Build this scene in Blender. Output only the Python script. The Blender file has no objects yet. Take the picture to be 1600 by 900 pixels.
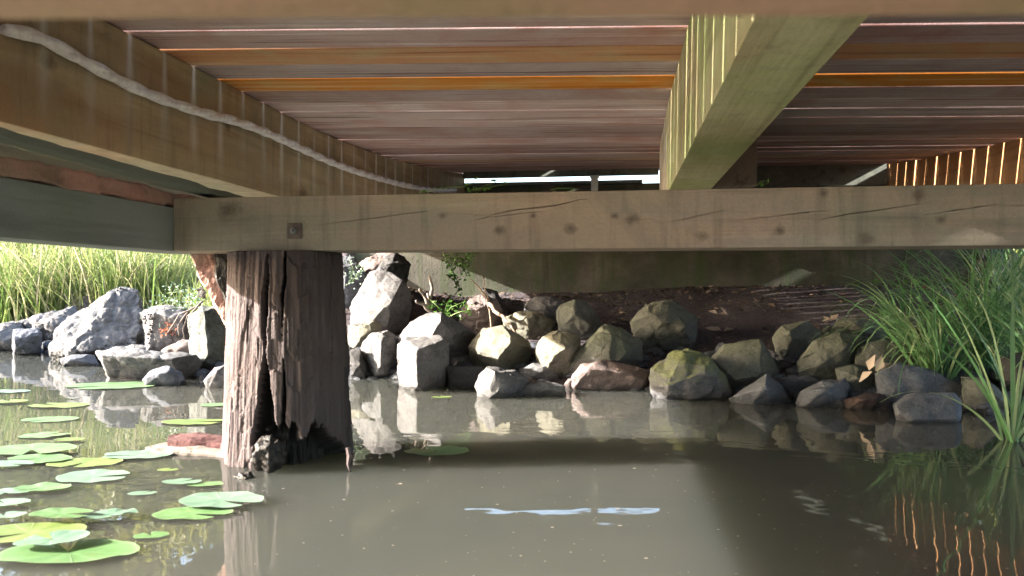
import bpy, bmesh, math, random
import numpy as np
from mathutils import Vector, Matrix, noise

random.seed(7); np.random.seed(7)
S = bpy.context.scene
COL = S.collection
R = math.radians

# ------------------------------------------------------------------ camera, sky, sun, exposure
YAW = R(8.06)
cam_d = bpy.data.cameras.new('camera'); cam = bpy.data.objects.new('camera', cam_d); COL.objects.link(cam)
cam.location = (0, 0, 0); cam.rotation_euler = (R(90), 0, YAW)
cam_d.sensor_width = 36; cam_d.lens = 27.0
cam_d.clip_start = 0.02; cam_d.clip_end = 3000
cam_d.dof.use_dof = True; cam_d.dof.focus_distance = 4.2; cam_d.dof.aperture_fstop = 9.0
S.camera = cam

SUN_FROM = Vector((-0.9815, -0.1915, 0)).normalized(); SUN_EL = R(20.5)
w = bpy.data.worlds.new('World'); S.world = w; w.use_nodes = True
nt = w.node_tree; bg = nt.nodes['Background']
sky = nt.nodes.new('ShaderNodeTexSky'); sky.sky_type = 'NISHITA'; sky.sun_disc = False
sky.sun_elevation = SUN_EL; sky.sun_rotation = math.atan2(SUN_FROM.x, SUN_FROM.y)
sky.dust_density = 3.0; sky.air_density = 1.0; sky.ozone_density = 1.0
nt.links.new(sky.outputs[0], bg.inputs[0]); bg.inputs[1].default_value = 0.15
sl = bpy.data.lights.new('sun', 'SUN'); sun = bpy.data.objects.new('sun', sl); COL.objects.link(sun)
sl.energy = 5.0; sl.angle = R(0.53); sl.color = (1.0, 0.93, 0.84)
sd = Vector((SUN_FROM.x * math.cos(SUN_EL), SUN_FROM.y * math.cos(SUN_EL), math.sin(SUN_EL)))
sun.rotation_euler = sd.to_track_quat('Z', 'Y').to_euler(); sun.location = sd * 30
S.view_settings.view_transform = 'Standard'; S.view_settings.look = 'None'
S.view_settings.exposure = 3.05; S.view_settings.gamma = 1.0
S.render.engine = 'CYCLES'
S.cycles.use_denoising = True
S.cycles.max_bounces = 12; S.cycles.diffuse_bounces = 8; S.cycles.glossy_bounces = 4
S.cycles.blur_glossy = 4.0; S.cycles.caustics_reflective = True; S.cycles.caustics_refractive = False
S.cycles.sample_clamp_indirect = 6

# ------------------------------------------------------------------ helpers
RX, RY = math.cos(YAW), math.sin(YAW)
FX, FY = -math.sin(YAW), math.cos(YAW)
WZ = -0.41                                             # water level, camera eye is 0

def ray(px, py):
    u = (px - 800) / 1200.0; v = (450 - py) / 1200.0
    return Vector((FX + u * RX, FY + u * RY, v))
def W(px, py, t): return ray(px, py) * t               # a point at depth t
K = 0.64
def V(px, py, t): return ray(px, py) * t * K
def GI(px, py):                                        # where the bank or the water is met
    r = ray(px, py); t = 1.2
    while t < 30:
        p = r * t
        if p.z <= max(WZ, ground_z(p.x, p.y)): return t
        t += .01
    return t
def G(px, py, z=WZ):
    r = ray(px, py); return r * (z / r.z)

def thing(name, label, cat, loc=(0, 0, 0), group=None, kind=None):
    o = bpy.data.objects.new(name, None); COL.objects.link(o); o.location = loc
    o.empty_display_size = 0.05
    return tag(o, label, cat, group, kind)
def tag(o, label=None, cat=None, group=None, kind=None):
    if label: o['label'] = label
    if cat: o['category'] = cat
    if group: o['group'] = group
    if kind: o['kind'] = kind
    return o
def link(name, me, mat, parent=None, loc=(0, 0, 0), rot=(0, 0, 0)):
    o = bpy.data.objects.new(name, me); COL.objects.link(o)
    if mat is not None and not me.materials: me.materials.append(mat)
    o.location = loc; o.rotation_euler = rot
    if parent: o.parent = parent
    return o
def mesh(name, verts, faces, smooth=False):
    me = bpy.data.meshes.new(name); me.from_pydata([tuple(v) for v in verts], [], faces); me.update()
    if smooth: me.shade_smooth()
    return me
def bm_mesh(name, bm, smooth=False):
    me = bpy.data.meshes.new(name); bm.to_mesh(me); bm.free()
    if smooth: me.shade_smooth()
    return me
def rebase(me, keep_z=None):
    """move vertices so that the origin is the middle of the base; returns that place"""
    n = len(me.vertices); co = np.empty(n * 3); me.vertices.foreach_get('co', co); co = co.reshape(-1, 3)
    c = np.array([(co[:, 0].min() + co[:, 0].max()) / 2, (co[:, 1].min() + co[:, 1].max()) / 2, co[:, 2].min()])
    co -= c; me.vertices.foreach_set('co', co.ravel()); me.update(); return Vector(c)
def box_bm(x0, x1, y0, y1, z0, z1, bev=0.004):
    bm = bmesh.new(); bmesh.ops.create_cube(bm, size=1)
    for v in bm.verts:
        v.co = Vector(((x0 + x1) / 2 + v.co.x * (x1 - x0), (y0 + y1) / 2 + v.co.y * (y1 - y0), (z0 + z1) / 2 + v.co.z * (z1 - z0)))
    if bev: bmesh.ops.bevel(bm, geom=bm.edges[:], offset=bev, segments=2, affect='EDGES', profile=0.6)
    return bm
def tube(pts, rad, n=8, cap=True):
    """swept tube through pts, rad a number or list"""
    pts = [Vector(p) for p in pts]; vs = []; fs = []
    up = Vector((0, 0, 1)); prev = None
    for i, p in enumerate(pts):
        d = (pts[min(i + 1, len(pts) - 1)] - pts[max(i - 1, 0)]).normalized()
        a = (prev - d * prev.dot(d)) if prev is not None else d.cross(up if abs(d.z) < 0.9 else Vector((1, 0, 0)))
        a.normalize(); prev = a; b = d.cross(a)
        r = rad[i] if hasattr(rad, '__len__') else rad
        for k in range(n):
            th = 2 * math.pi * k / n; vs.append(p + (a * math.cos(th) + b * math.sin(th)) * r)
    for i in range(len(pts) - 1):
        for k in range(n):
            fs.append((i * n + k, i * n + (k + 1) % n, (i + 1) * n + (k + 1) % n, (i + 1) * n + k))
    if cap:
        fs.append(tuple(range(n))[::-1]); fs.append(tuple((len(pts) - 1) * n + k for k in range(n)))
    return vs, fs

# ------------------------------------------------------------------ materials
class NT:
    def __init__(s, name):
        s.m = bpy.data.materials.new(name); s.m.use_nodes = True; s.t = s.m.node_tree
        s.b = s.t.nodes['Principled BSDF']; s.out = s.t.nodes['Material Output']
    def n(s, typ, **kw):
        nd = s.t.nodes.new(typ)
        for k, v in kw.items():
            if k.startswith('i_'):
                nm = k[2:]; nd.inputs[int(nm) if nm.isdigit() else nm].default_value = v
            else: setattr(nd, k, v)
        return nd
    def l(s, a, b): s.t.links.new(a, b)
    def noise(s, vec, scale, detail=4, rough=0.55, dist=0.0):
        nd = s.n('ShaderNodeTexNoise'); nd.inputs['Scale'].default_value = scale
        nd.inputs['Detail'].default_value = detail; nd.inputs['Roughness'].default_value = rough
        nd.inputs['Distortion'].default_value = dist; s.l(vec, nd.inputs['Vector']); return nd.outputs['Fac']
    def ramp(s, fac, stops):
        nd = s.n('ShaderNodeValToRGB'); e = nd.color_ramp.elements
        while len(e) > 1: e.remove(e[0])
        e[0].position = stops[0][0]; e[0].color = (*stops[0][1], 1)
        for p, c in stops[1:]:
            x = e.new(p); x.color = (*c, 1)
        s.l(fac, nd.inputs[0]); return nd.outputs[0]
    def mapr(s, v, a, b, c=0.0, d=1.0):
        nd = s.n('ShaderNodeMapRange'); nd.inputs[1].default_value = a; nd.inputs[2].default_value = b
        nd.inputs[3].default_value = c; nd.inputs[4].default_value = d; s.l(v, nd.inputs[0]); return nd.outputs[0]
    def mix(s, fac, a, b, mode='MIX'):
        nd = s.n('ShaderNodeMix', data_type='RGBA', blend_type=mode)
        if isinstance(fac, (int, float)): nd.inputs[0].default_value = fac
        else: s.l(fac, nd.inputs[0])
        for i, v in ((6, a), (7, b)):
            if isinstance(v, tuple): nd.inputs[i].default_value = (*v, 1)
            else: s.l(v, nd.inputs[i])
        return nd.outputs[2]
    def math(s, op, a, b=None):
        nd = s.n('ShaderNodeMath', operation=op)
        for i, v in enumerate((a, b)):
            if v is None: continue
            if isinstance(v, (int, float)): nd.inputs[i].default_value = v
            else: s.l(v, nd.inputs[i])
        return nd.outputs[0]
    def coord(s, scale=(1, 1, 1), world=False, rnd=0.0):
        if world: v = s.n('ShaderNodeNewGeometry').outputs['Position']
        else: v = s.n('ShaderNodeTexCoord').outputs['Object']
        if rnd:
            oi = s.n('ShaderNodeObjectInfo'); ad = s.n('ShaderNodeVectorMath', operation='MULTIPLY_ADD')
            cv = s.n('ShaderNodeCombineXYZ'); s.l(oi.outputs['Random'], cv.inputs[0]); s.l(oi.outputs['Random'], cv.inputs[1]); s.l(oi.outputs['Random'], cv.inputs[2])
            s.l(cv.outputs[0], ad.inputs[0]); ad.inputs[1].default_value = (rnd, rnd * 1.3, rnd * .7); s.l(v, ad.inputs[2]); v = ad.outputs[0]
        mp = s.n('ShaderNodeMapping'); mp.inputs['Scale'].default_value = scale; s.l(v, mp.inputs[0]); return mp.outputs[0]
    def bump(s, h, strength=0.4, dist=0.01, prev=None):
        nd = s.n('ShaderNodeBump'); nd.inputs['Strength'].default_value = strength; nd.inputs['Distance'].default_value = dist
        s.l(h, nd.inputs['Height'])
        if prev is not None: s.l(prev, nd.inputs['Normal'])
        return nd.outputs[0]
    def done(s, col, rough=0.8, normal=None, spec=0.3):
        if isinstance(col, tuple): s.b.inputs['Base Color'].default_value = (*col, 1)
        else: s.l(col, s.b.inputs['Base Color'])
        if isinstance(rough, (int, float)): s.b.inputs['Roughness'].default_value = rough
        else: s.l(rough, s.b.inputs['Roughness'])
        s.b.inputs['Specular IOR Level'].default_value = spec
        if normal is not None: s.l(normal, s.b.inputs['Normal'])
        return s.m

def wood(name, dark, mid, light, axis, stain=None, stain_amt=0.5, stain_scale=2.0, knots=(), bump=0.35, rnd=0.0, grain=28, along=0.7, vary=0.0, second=None, rough=0.85, gap_light=0.0, drip=0.0):
    s = NT(name)
    sc = [grain, grain, grain]; sc[axis] = along
    v = s.coord(tuple(sc), rnd=rnd)
    a = s.noise(v, 1.0, 6, 0.62, 0.35)
    sc2 = [grain * .22] * 3; sc2[axis] = along * .6
    v2 = s.coord(tuple(sc2), rnd=rnd); b = s.noise(v2, 1.0, 4, 0.6, 0.8)
    f = s.math('ADD', s.math('MULTIPLY', a, .55), s.math('MULTIPLY', b, .45))
    col = s.ramp(f, [(0.37, dark), (0.46, mid), (0.54, mid), (0.64, light)])
    iso = s.coord((1, 1, 1), rnd=rnd)
    if second:                                           # broad patches of another tone of the same wood
        p = s.noise(s.coord(tuple(1.2 if i == axis else 7 for i in range(3)), rnd=rnd), 1.0, 3, .6, .5)
        col = s.mix(s.mapr(p, .42, .62, 0, .8), col, second)
    if stain:
        p = s.noise(iso, stain_scale, 5, .65, .6)
        col = s.mix(s.mapr(p, .45, .68, 0, stain_amt), col, stain)
    fine = s.noise(iso, 160, 3, .7)
    col = s.mix(s.mapr(fine, .3, .75, 0, .28), col, s.mix(.5, col, (0.02, .018, .015)))
    if drip:
        dsc = [26, 26, 26]; dsc[2] = 2.2; dn = s.noise(s.coord(tuple(dsc)), 1.0, 4, .65)
        col = s.mix(s.mapr(dn, .52, .70, 0, drip), col, s.mix(.6, col, (.03, .028, .025)))
        dn2 = s.noise(s.coord((3, 3, 3)), 1.0, 6, .75, .8); col = s.mix(s.mapr(dn2, .50, .66, 0, drip), col, s.mix(.55, col, (.10, .105, .095)))
    if vary:
        oi = s.n('ShaderNodeObjectInfo'); hs = s.n('ShaderNodeHueSaturation')
        s.l(s.mapr(oi.outputs['Random'], 0, 1, 1 - vary, 1 + vary), hs.inputs['Value'])
        wn = s.n('ShaderNodeTexWhiteNoise', noise_dimensions='1D'); s.l(oi.outputs['Random'], wn.inputs['W'])
        s.l(s.mapr(wn.outputs['Value'], 0, 1, .7, 1.25), hs.inputs['Saturation'])
        s.l(col, hs.inputs['Color']); col = hs.outputs[0]
    kh = None
    for (kx, ky, kz, kr) in knots:
        tc = s.n('ShaderNodeTexCoord').outputs['Object']
        sb = s.n('ShaderNodeVectorMath', operation='SUBTRACT'); s.l(tc, sb.inputs[0]); sb.inputs[1].default_value = (kx, ky, kz)
        ml = s.n('ShaderNodeVectorMath', operation='MULTIPLY'); s.l(sb.outputs[0], ml.inputs[0])
        m3 = [1, 1, 1]; m3[axis] = .8; ml.inputs[1].default_value = tuple(m3)
        ln = s.n('ShaderNodeVectorMath', operation='LENGTH'); s.l(ml.outputs[0], ln.inputs[0])
        d = s.math('ADD', ln.outputs['Value'], s.math('MULTIPLY', s.math('SUBTRACT', s.noise(iso, 60, 2), .5), kr * 1.3))
        k1 = s.mapr(d, kr * .35, kr * 1.3, .62, 0)
        k2 = s.mapr(s.math('SINE', s.math('MULTIPLY', d, 900)), -1, 1, .82, 1)
        kk = s.math('MULTIPLY', k1, k2); kh = kk if kh is None else s.math('MAXIMUM', kh, kk)
    if kh is not None: col = s.mix(kh, col, (0.045, .03, .022))
    if gap_light:                                           # skylight falling through each board gap, painted as pale streaks
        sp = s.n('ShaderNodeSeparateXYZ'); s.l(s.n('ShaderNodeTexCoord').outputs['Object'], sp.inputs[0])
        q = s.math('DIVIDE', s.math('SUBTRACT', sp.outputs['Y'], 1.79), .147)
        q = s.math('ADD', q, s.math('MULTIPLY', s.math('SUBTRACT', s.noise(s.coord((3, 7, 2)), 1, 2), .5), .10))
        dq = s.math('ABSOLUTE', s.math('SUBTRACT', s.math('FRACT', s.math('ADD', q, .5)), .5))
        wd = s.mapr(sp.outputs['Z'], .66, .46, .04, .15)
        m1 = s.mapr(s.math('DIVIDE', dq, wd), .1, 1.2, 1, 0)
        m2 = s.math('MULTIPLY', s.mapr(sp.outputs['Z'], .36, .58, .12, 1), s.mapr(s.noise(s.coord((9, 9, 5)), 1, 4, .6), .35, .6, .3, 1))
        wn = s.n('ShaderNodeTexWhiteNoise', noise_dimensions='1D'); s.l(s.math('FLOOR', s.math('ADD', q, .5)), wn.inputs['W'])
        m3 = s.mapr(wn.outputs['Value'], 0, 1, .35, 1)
        col = s.mix(s.math('MULTIPLY', s.math('MULTIPLY', m1, m2), s.math('MULTIPLY', m3, gap_light)), col, (.74, .75, .72))
    h = s.math('ADD', f, s.math('MULTIPLY', fine, .25))
    return s.done(col, rough, s.bump(h, bump, .012), .25)

M = {}
M['board'] = wood('weathered_board', (.17, .09, .084), (.52, .39, .375), (.74, .64, .62), 0, stain=(.42, .19, .15), stain_amt=.65, stain_scale=3.5, rnd=40, grain=64, along=1.6, vary=.28)
M['board_orange'] = wood('fresh_cedar_board', (.36, .15, .07), (.66, .33, .16), (.80, .57, .37), 0, stain=(.55, .50, .28), stain_amt=.5, stain_scale=5, rnd=40, grain=36, along=.9, vary=.04, bump=.2)
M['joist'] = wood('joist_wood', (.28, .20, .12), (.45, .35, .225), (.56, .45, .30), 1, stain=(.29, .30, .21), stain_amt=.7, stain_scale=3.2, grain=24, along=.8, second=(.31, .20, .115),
                  gap_light=1.0, drip=.5, knots=[(-1.23, 1.51, .49, .018), (-1.23, 2.28, .51, .014), (-1.23, 2.86, .36, .04)])
M['joist_green'] = wood('algae_joist_wood', (.30, .27, .14), (.50, .46, .25), (.60, .56, .34), 1, stain=(.34, .44, .15), stain_amt=.8, stain_scale=2.6, grain=26, along=.8, second=(.38, .30, .15), gap_light=.4, drip=.35)
M['joist_warm'] = wood('warm_joist_wood', (.36, .17, .07), (.55, .29, .13), (.62, .38, .20), 1, grain=26, along=.8, bump=.2)
M['block'] = wood('lapped_joist_wood', (.09, .07, .05), (.17, .135, .105), (.24, .19, .15), 1, grain=26, along=.8)
KN = [(a * .64, b * .64, c * .64, d * .64) for a, b, c, d in [(-.42, 2.64, .20, .018), (-.30, 2.64, .25, .010), (-.62, 2.64, .255, .013), (-.17, 2.64, .205, .018), (.04, 2.64, .235, .02), (.27, 2.64, .175, .016), (1.02, 2.64, .22, .015),
      (-1.42, 2.64, .285, .034), (.95, 2.64, .30, .02), (.66, 2.64, .31, .014), (.52, 2.64, .19, .016), (1.28, 2.64, .245, .01), (-.02, 2.64, .245, .012), (.79, 2.64, .16, .022)]]
M['beam'] = wood('crossbeam_wood', (.15, .12, .098), (.30, .24, .19), (.41, .34, .275), 0, stain=(.22, .235, .165), stain_amt=.55, stain_scale=2.0, grain=30, along=.9, second=(.38, .27, .19), knots=KN, drip=.6)
M['near'] = wood('near_beam_wood', (.30, .18, .11), (.50, .31, .20), (.60, .41, .27), 0, stain=(.24, .26, .10), stain_amt=.6, stain_scale=5, grain=22, along=1.5)
M['grey_beam'] = wood('grey_treated_beam', (.14, .155, .155), (.21, .235, .235), (.27, .295, .295), 1, grain=20, along=1.0, stain=(.16, .20, .16), stain_amt=.5)
M['red_timber'] = wood('rotten_red_timber', (.22, .11, .09), (.42, .24, .20), (.54, .37, .31), 1, stain=(.12, .14, .10), stain_amt=.6, stain_scale=7, grain=16, along=5, bump=.9)
M['fascia'] = wood('dark_fascia', (.09, .098, .085), (.16, .175, .15), (.23, .24, .20), 1, grain=24, along=.9)
M['pile'] = wood('weathered_pile', (.03, .022, .021), (.088, .068, .068), (.155, .122, .124), 2, stain=(.08, .055, .05), stain_amt=.6, stain_scale=9, grain=34, along=3.0, bump=.8)
M['char'] = wood('wet_black_wood', (.006, .006, .006), (.022, .019, .017), (.07, .05, .035), 2, grain=40, along=4, bump=1.0, rough=.5)
M['red_bark'] = wood('red_bark', (.04, .015, .014), (.085, .034, .033), (.15, .08, .077), 0, grain=30, along=4, bump=.8)
M['pale_wood'] = wood('bleached_wood', (.10, .08, .07), (.19, .16, .14), (.28, .24, .21), 0, grain=30, along=3)

def rock_mat(name, base, dark, light, moss=None, moss_amt=0.0, scale=1.5, wet=True):
    base, dark, light = (tuple(x * .46 for x in c) for c in (base, dark, light)); moss = moss and tuple(x * .7 for x in moss)
    s = NT(name); v = s.coord((1, 1, 1), rnd=30); pos = s.n('ShaderNodeNewGeometry')
    a = s.noise(v, 5 * scale, 8, .7, .4); b = s.noise(v, 32 * scale, 6, .75); c = s.noise(v, 190, 3, .7)
    st = s.noise(s.coord((6, 6, 30), rnd=30), 1.0, 5, .6, 1.2)
    f = s.math('ADD', s.math('MULTIPLY', a, .5), s.math('ADD', s.math('MULTIPLY', b, .3), s.math('MULTIPLY', st, .2)))
    col = s.ramp(f, [(.41, dark), (.48, base), (.52, base), (.585, light)])
    col = s.mix(s.mapr(c, .52, .68, 0, .7), col, light)
    col = s.mix(s.mapr(c, .45, .32, 0, .75), col, dark)
    vo = s.n('ShaderNodeTexVoronoi', feature='DISTANCE_TO_EDGE'); vo.inputs['Scale'].default_value = 4.5
    wv = s.n('ShaderNodeVectorMath', operation='MULTIPLY_ADD'); nz = s.n('ShaderNodeTexNoise'); nz.inputs['Scale'].default_value = 9; s.l(v, nz.inputs['Vector'])
    s.l(nz.outputs['Color'], wv.inputs[0]); wv.inputs[1].default_value = (.35, .35, .35); s.l(v, wv.inputs[2]); s.l(wv.outputs[0], vo.inputs['Vector'])
    crack = s.mapr(vo.outputs['Distance'], 0, .018, 1, 0)
    gate = s.mapr(s.noise(v, 3, 2), .56, .66, 0, .5)
    crack = s.math('MULTIPLY', crack, gate)
    col = s.mix(s.math('MULTIPLY', crack, .6), col, tuple(x * .3 for x in dark))
    if moss:
        sx = s.n('ShaderNodeSeparateXYZ'); s.l(pos.outputs['Normal'], sx.inputs[0])
        mm = s.math('MULTIPLY', s.mapr(sx.outputs['Z'], -.25, .75, 0, 1), s.mapr(s.noise(v, 7, 6, .7), .36, .58, 0, moss_amt))
        col = s.mix(mm, col, s.mix(s.mapr(b, .35, .65), moss, tuple(x * 1.7 for x in moss)))
    rough = .88
    if wet:                                             # tide mark just above the water
        sz = s.n('ShaderNodeSeparateXYZ'); s.l(pos.outputs['Position'], sz.inputs[0])
        z = s.math('ADD', sz.outputs['Z'], s.math('MULTIPLY', s.noise(v, 12, 3), -.05))
        wm = s.mapr(z, WZ + .0, WZ - .018, 0, .55)
        col = s.mix(wm, col, tuple(x * .35 for x in dark)); rough = s.mapr(z, WZ + .0, WZ - .018, .88, .3)
    h = s.math('SUBTRACT', s.math('ADD', s.math('MULTIPLY', a, .6), s.math('ADD', s.math('MULTIPLY', b, .45), s.math('MULTIPLY', c, .12))), s.math('MULTIPLY', crack, .5))
    return s.done(col, rough, s.bump(h, 1.0, .022), .3)
GREY = rock_mat('grey_basalt', (.25, .245, .25), (.12, .118, .12), (.40, .39, .39))
M['r_grey'] = GREY
M['r_pale'] = rock_mat('pale_basalt', (.27, .262, .267), (.13, .122, .126), (.39, .375, .38))
M['r_blue'] = rock_mat('blue_grey_basalt', (.19, .205, .245), (.10, .11, .135), (.30, .32, .37))
M['r_dark'] = rock_mat('dark_basalt', (.10, .097, .098), (.045, .044, .046), (.18, .17, .17))
M['r_pink'] = rock_mat('pink_basalt', (.34, .265, .25), (.19, .14, .13), (.46, .38, .36))
M['r_moss'] = rock_mat('mossy_basalt', (.23, .235, .22), (.12, .12, .11), (.35, .35, .32), moss=(.13, .15, .095), moss_amt=.6)
M['r_green'] = rock_mat('algae_basalt', (.215, .225, .205), (.11, .115, .10), (.32, .33, .30), moss=(.12, .135, .10), moss_amt=.4)
M['r_yel'] = rock_mat('lichen_basalt', (.33, .315, .25), (.19, .18, .14), (.45, .43, .35), moss=(.27, .26, .18), moss_amt=.4)

def leafy(name, c1, c2, c3, transl=.35, rough=.5, world=False):
    """blade or leaf colour varied by the per-plant 'tint' attribute"""
    s = NT(name); at = s.n('ShaderNodeAttribute', attribute_name='tint')
    col = s.ramp(at.outputs['Fac'], [(0, c1), (.5, c2), (1, c3)])
    f = s.noise(s.coord((1, 1, 1)), 25, 3); col = s.mix(s.mapr(f, .35, .7, 0, .35), col, s.mix(.5, col, (.03, .05, .01)))
    m = s.done(col, rough, None, .4)
    tr = s.n('ShaderNodeBsdfTranslucent'); s.l(col, tr.inputs[0])
    mx = s.n('ShaderNodeMixShader'); mx.inputs[0].default_value = transl
    s.l(s.b.outputs[0], mx.inputs[1]); s.l(tr.outputs[0], mx.inputs[2]); s.l(mx.outputs[0], s.out.inputs['Surface'])
    return m
M['sedge'] = leafy('sedge_green', (.08, .20, .07), (.16, .32, .14), (.36, .44, .24))
M['reed'] = leafy('sunny_reed', (.12, .19, .05), (.22, .27, .08), (.50, .43, .28), .4)
M['tree_leaf'] = leafy('tree_leaf', (.04, .08, .015), (.08, .13, .025), (.15, .19, .04), .4)
M['olive_leaf'] = leafy('yellow_green_leaf', (.12, .14, .02), (.22, .24, .04), (.34, .32, .07), .4)
M['ivy'] = leafy('ivy_leaf', (.04, .13, .02), (.09, .22, .04), (.16, .30, .07), .35)
M['silver'] = leafy('silvery_leaf', (.14, .24, .16), (.22, .33, .24), (.34, .44, .34), .2)
M['litter'] = leafy('dry_leaf', (.06, .04, .03), (.17, .115, .09), (.40, .33, .28), .1, .8)
M['rust'] = leafy('rust_leaf', (.30, .09, .05), (.42, .14, .08), (.50, .24, .15), .2, .8)

def mat_pad(name, c1, c2, edge):
    s = NT(name); at = s.n('ShaderNodeAttribute', attribute_name='ang')
    rad = s.n('ShaderNodeAttribute', attribute_name='rad')
    v = s.coord((1, 1, 1), rnd=20); n1 = s.noise(v, 9, 5, .65)
    col = s.mix(s.mapr(n1, .35, .65), c1, c2)
    vein = s.math('ABSOLUTE', s.math('SINE', s.math('MULTIPLY', at.outputs['Fac'], 9)))
    vm = s.mapr(vein, 0, .16, .5, 0)
    col = s.mix(vm, col, edge)
    col = s.mix(s.mapr(rad.outputs['Fac'], .9, 1.0, 0, .55), col, edge)
    sp = s.noise(v, 45, 4, .7); col = s.mix(s.mapr(sp, .62, .72, 0, .7), col, (.16, .12, .05))
    h = s.math('ADD', s.math('MULTIPLY', n1, .6), vm)
    return s.done(col, .42, s.bump(h, .3, .006), .5)
M['pad_green'] = mat_pad('pad_green', (.065, .14, .045), (.11, .20, .085), (.19, .26, .15))
M['pad_teal'] = mat_pad('pad_bluish', (.085, .155, .105), (.13, .21, .155), (.20, .26, .22))
M['pad_yellow'] = mat_pad('pad_yellow', (.085, .135, .03), (.13, .175, .05), (.21, .245, .11))

def mat_water():
    s = NT('pond_water'); v = s.coord((1, 1, 1), world=True)
    sx = s.n('ShaderNodeSeparateXYZ'); s.l(v, sx.inputs[0])
    n1 = s.noise(s.coord((1.0, 1.9, 1), world=True), 3.4, 2, .5, .4)
    n2 = s.noise(s.coord((1.0, 1.4, 1), world=True), 10, 2, .5)
    h = s.math('ADD', n1, s.math('MULTIPLY', n2, .16))
    mk = s.mapr(s.noise(s.coord((.5, .5, .5), world=True), 1.3, 1), .35, .65, .35, 1.0)
    murk = s.mix(s.mapr(s.noise(v, .9, 3), .35, .65), (.046, .050, .044), (.058, .058, .050))
    m = s.done(murk, .015, None, .5); s.b.inputs['IOR'].default_value = 1.333
    s.b.subsurface_method = 'BURLEY'; s.b.inputs['Subsurface Weight'].default_value = 1.0; s.b.inputs['Subsurface Radius'].default_value = (1, 1, .8); s.b.inputs['Subsurface Scale'].default_value = .28
    nd = s.n('ShaderNodeBump'); nd.inputs['Distance'].default_value = .012; s.l(s.math('MULTIPLY', mk, .20), nd.inputs['Strength']); s.l(h, nd.inputs['Height'])
    s.l(nd.outputs[0], s.b.inputs['Normal'])
    return m
M['water'] = mat_water()
def mat_ground():
    s = NT('bank_soil'); v = s.coord((1, 1, 1), world=True)
    a = s.noise(v, 3, 6, .65); b = s.noise(v, 60, 5, .75)
    c = s.ramp(s.math('ADD', s.math('MULTIPLY', a, .4), s.math('MULTIPLY', b, .6)), [(.35, (.045, .038, .042)), (.5, (.10, .085, .092)), (.62, (.21, .18, .185))])
    g = s.mapr(s.noise(v, .25, 3), .45, .6, 0, .0)
    return s.done(c, .95, s.bump(b, 1.0, .03), .1)
M['soil'] = mat_ground()
def mat_wall():
    s = NT('abutment_concrete'); v = s.coord((1, 1, 1))
    st = s.noise(s.coord((9, 9, .9)), 1.0, 5, .65, .5); a = s.noise(v, 2.2, 6, .65); f = s.noise(v, 70, 4, .7)
    c = s.ramp(a, [(.36, (.055, .055, .046)), (.5, (.095, .092, .078)), (.62, (.15, .14, .12))])
    c = s.mix(s.mapr(st, .45, .66, 0, .75), c, (.055, .085, .038))
    c = s.mix(s.mapr(f, .35, .7, 0, .35), c, (.05, .045, .04))
    c = s.mix(s.mapr(s.noise(s.coord((14, 14, 1.2)), 1, 3), .6, .68, 0, .5), c, (.05, .04, .035))
    return s.done(c, .9, s.bump(s.math('ADD', st, f), .35, .012), .2)
M['wall'] = mat_wall()
def simple(name, col, rough=.6, metal=0.0, sc=30, amt=.35, dark=(.03, .03, .03), bump=.2):
    s = NT(name); f = s.noise(s.coord(), sc, 5, .7); c = s.mix(s.mapr(f, .4, .7, 0, amt), col, dark)
    m = s.done(c, rough, s.bump(f, bump, .004), .4); s.b.inputs['Metallic'].default_value = metal; return m
M['steel'] = simple('galvanised_steel', (.30, .30, .31), .5, .7, 60, .5, (.10, .07, .05))
M['rustplate'] = simple('dull_washer', (.15, .115, .095), .7, .3, 50, .6, (.06, .04, .03))
M['rope'] = simple('white_sheath', (.84, .84, .88), .35, 0, 45, .55, (.32, .29, .28))
M['white'] = simple('white_paint', (.74, .78, .70), .5, 0, 14, .2, (.6, .62, .55))
M['bark'] = wood('tree_bark', (.05, .04, .03), (.11, .085, .065), (.18, .145, .115), 2, grain=14, along=2.5, bump=.8)
M['twig'] = simple('dry_twig', (.26, .19, .14), .8, 0, 40, .4, (.08, .05, .04))
M['greenstem'] = simple('green_stem', (.14, .22, .06), .6)

# ------------------------------------------------------------------ ground and water
SH = [(-400, 60), (-60, 16), (-12, 6.6), (-4.0, 4.5), (-3.35, 4.42), (-2.1, 3.33), (-1.66, 3.23), (-1.1, 3.42), (-.78, 3.28), (-.2, 3.22), (.3, 3.06), (.64, 2.95), (.96, 2.76), (1.3, 2.7), (2, 2.6), (5, 2.2), (60, -6), (400, -40)]
SHX = [p[0] for p in SH]; SHY = [p[1] for p in SH]
def ground_z(x, y):
    d = y - float(np.interp(x, SHX, SHY))
    if d < 0: z = WZ + max(d * .45, -.9) * (1.0)
    else:
        z = WZ + .05 * (1 - math.exp(-d / .08)) + .15 * min(d, 2.4) + .03 * min(max(d - 2.4, 0), 12)
        z += .20 * math.exp(-(((x + 1.75) / .45) ** 2 + ((y - 4.75) / .5) ** 2))
    # far shore behind the camera
    d2 = -14 - y
    if d2 > -2: z = max(z, WZ + min(.8, .3 * (d2 + .5)))
    # embankment behind the abutment
    ex = max(-1.95 - x, x - 2.35, 0); ey = max(5.66 - y, 0)
    if ex == 0:
        if y > 5.66: z = max(z, .68)
    else:
        e = .62 - math.hypot(ex, ey) * 1.35
        if y > 4.9: z = max(z, e)
    z += .018 * noise.fractal((x * 1.3, y * 1.3, 0), .8, 2.0, 4)
    return z
def axis_pts(lo, hi, c0, c1, fine):
    a = list(np.arange(c0, c1 + 1e-6, fine)); s = fine; x = c1
    while x < hi: s *= 1.22; x += s; a.append(min(x, hi))
    s = fine; x = c0
    while x > lo: s *= 1.22; x -= s; a.insert(0, max(x, lo))
    return a
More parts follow.
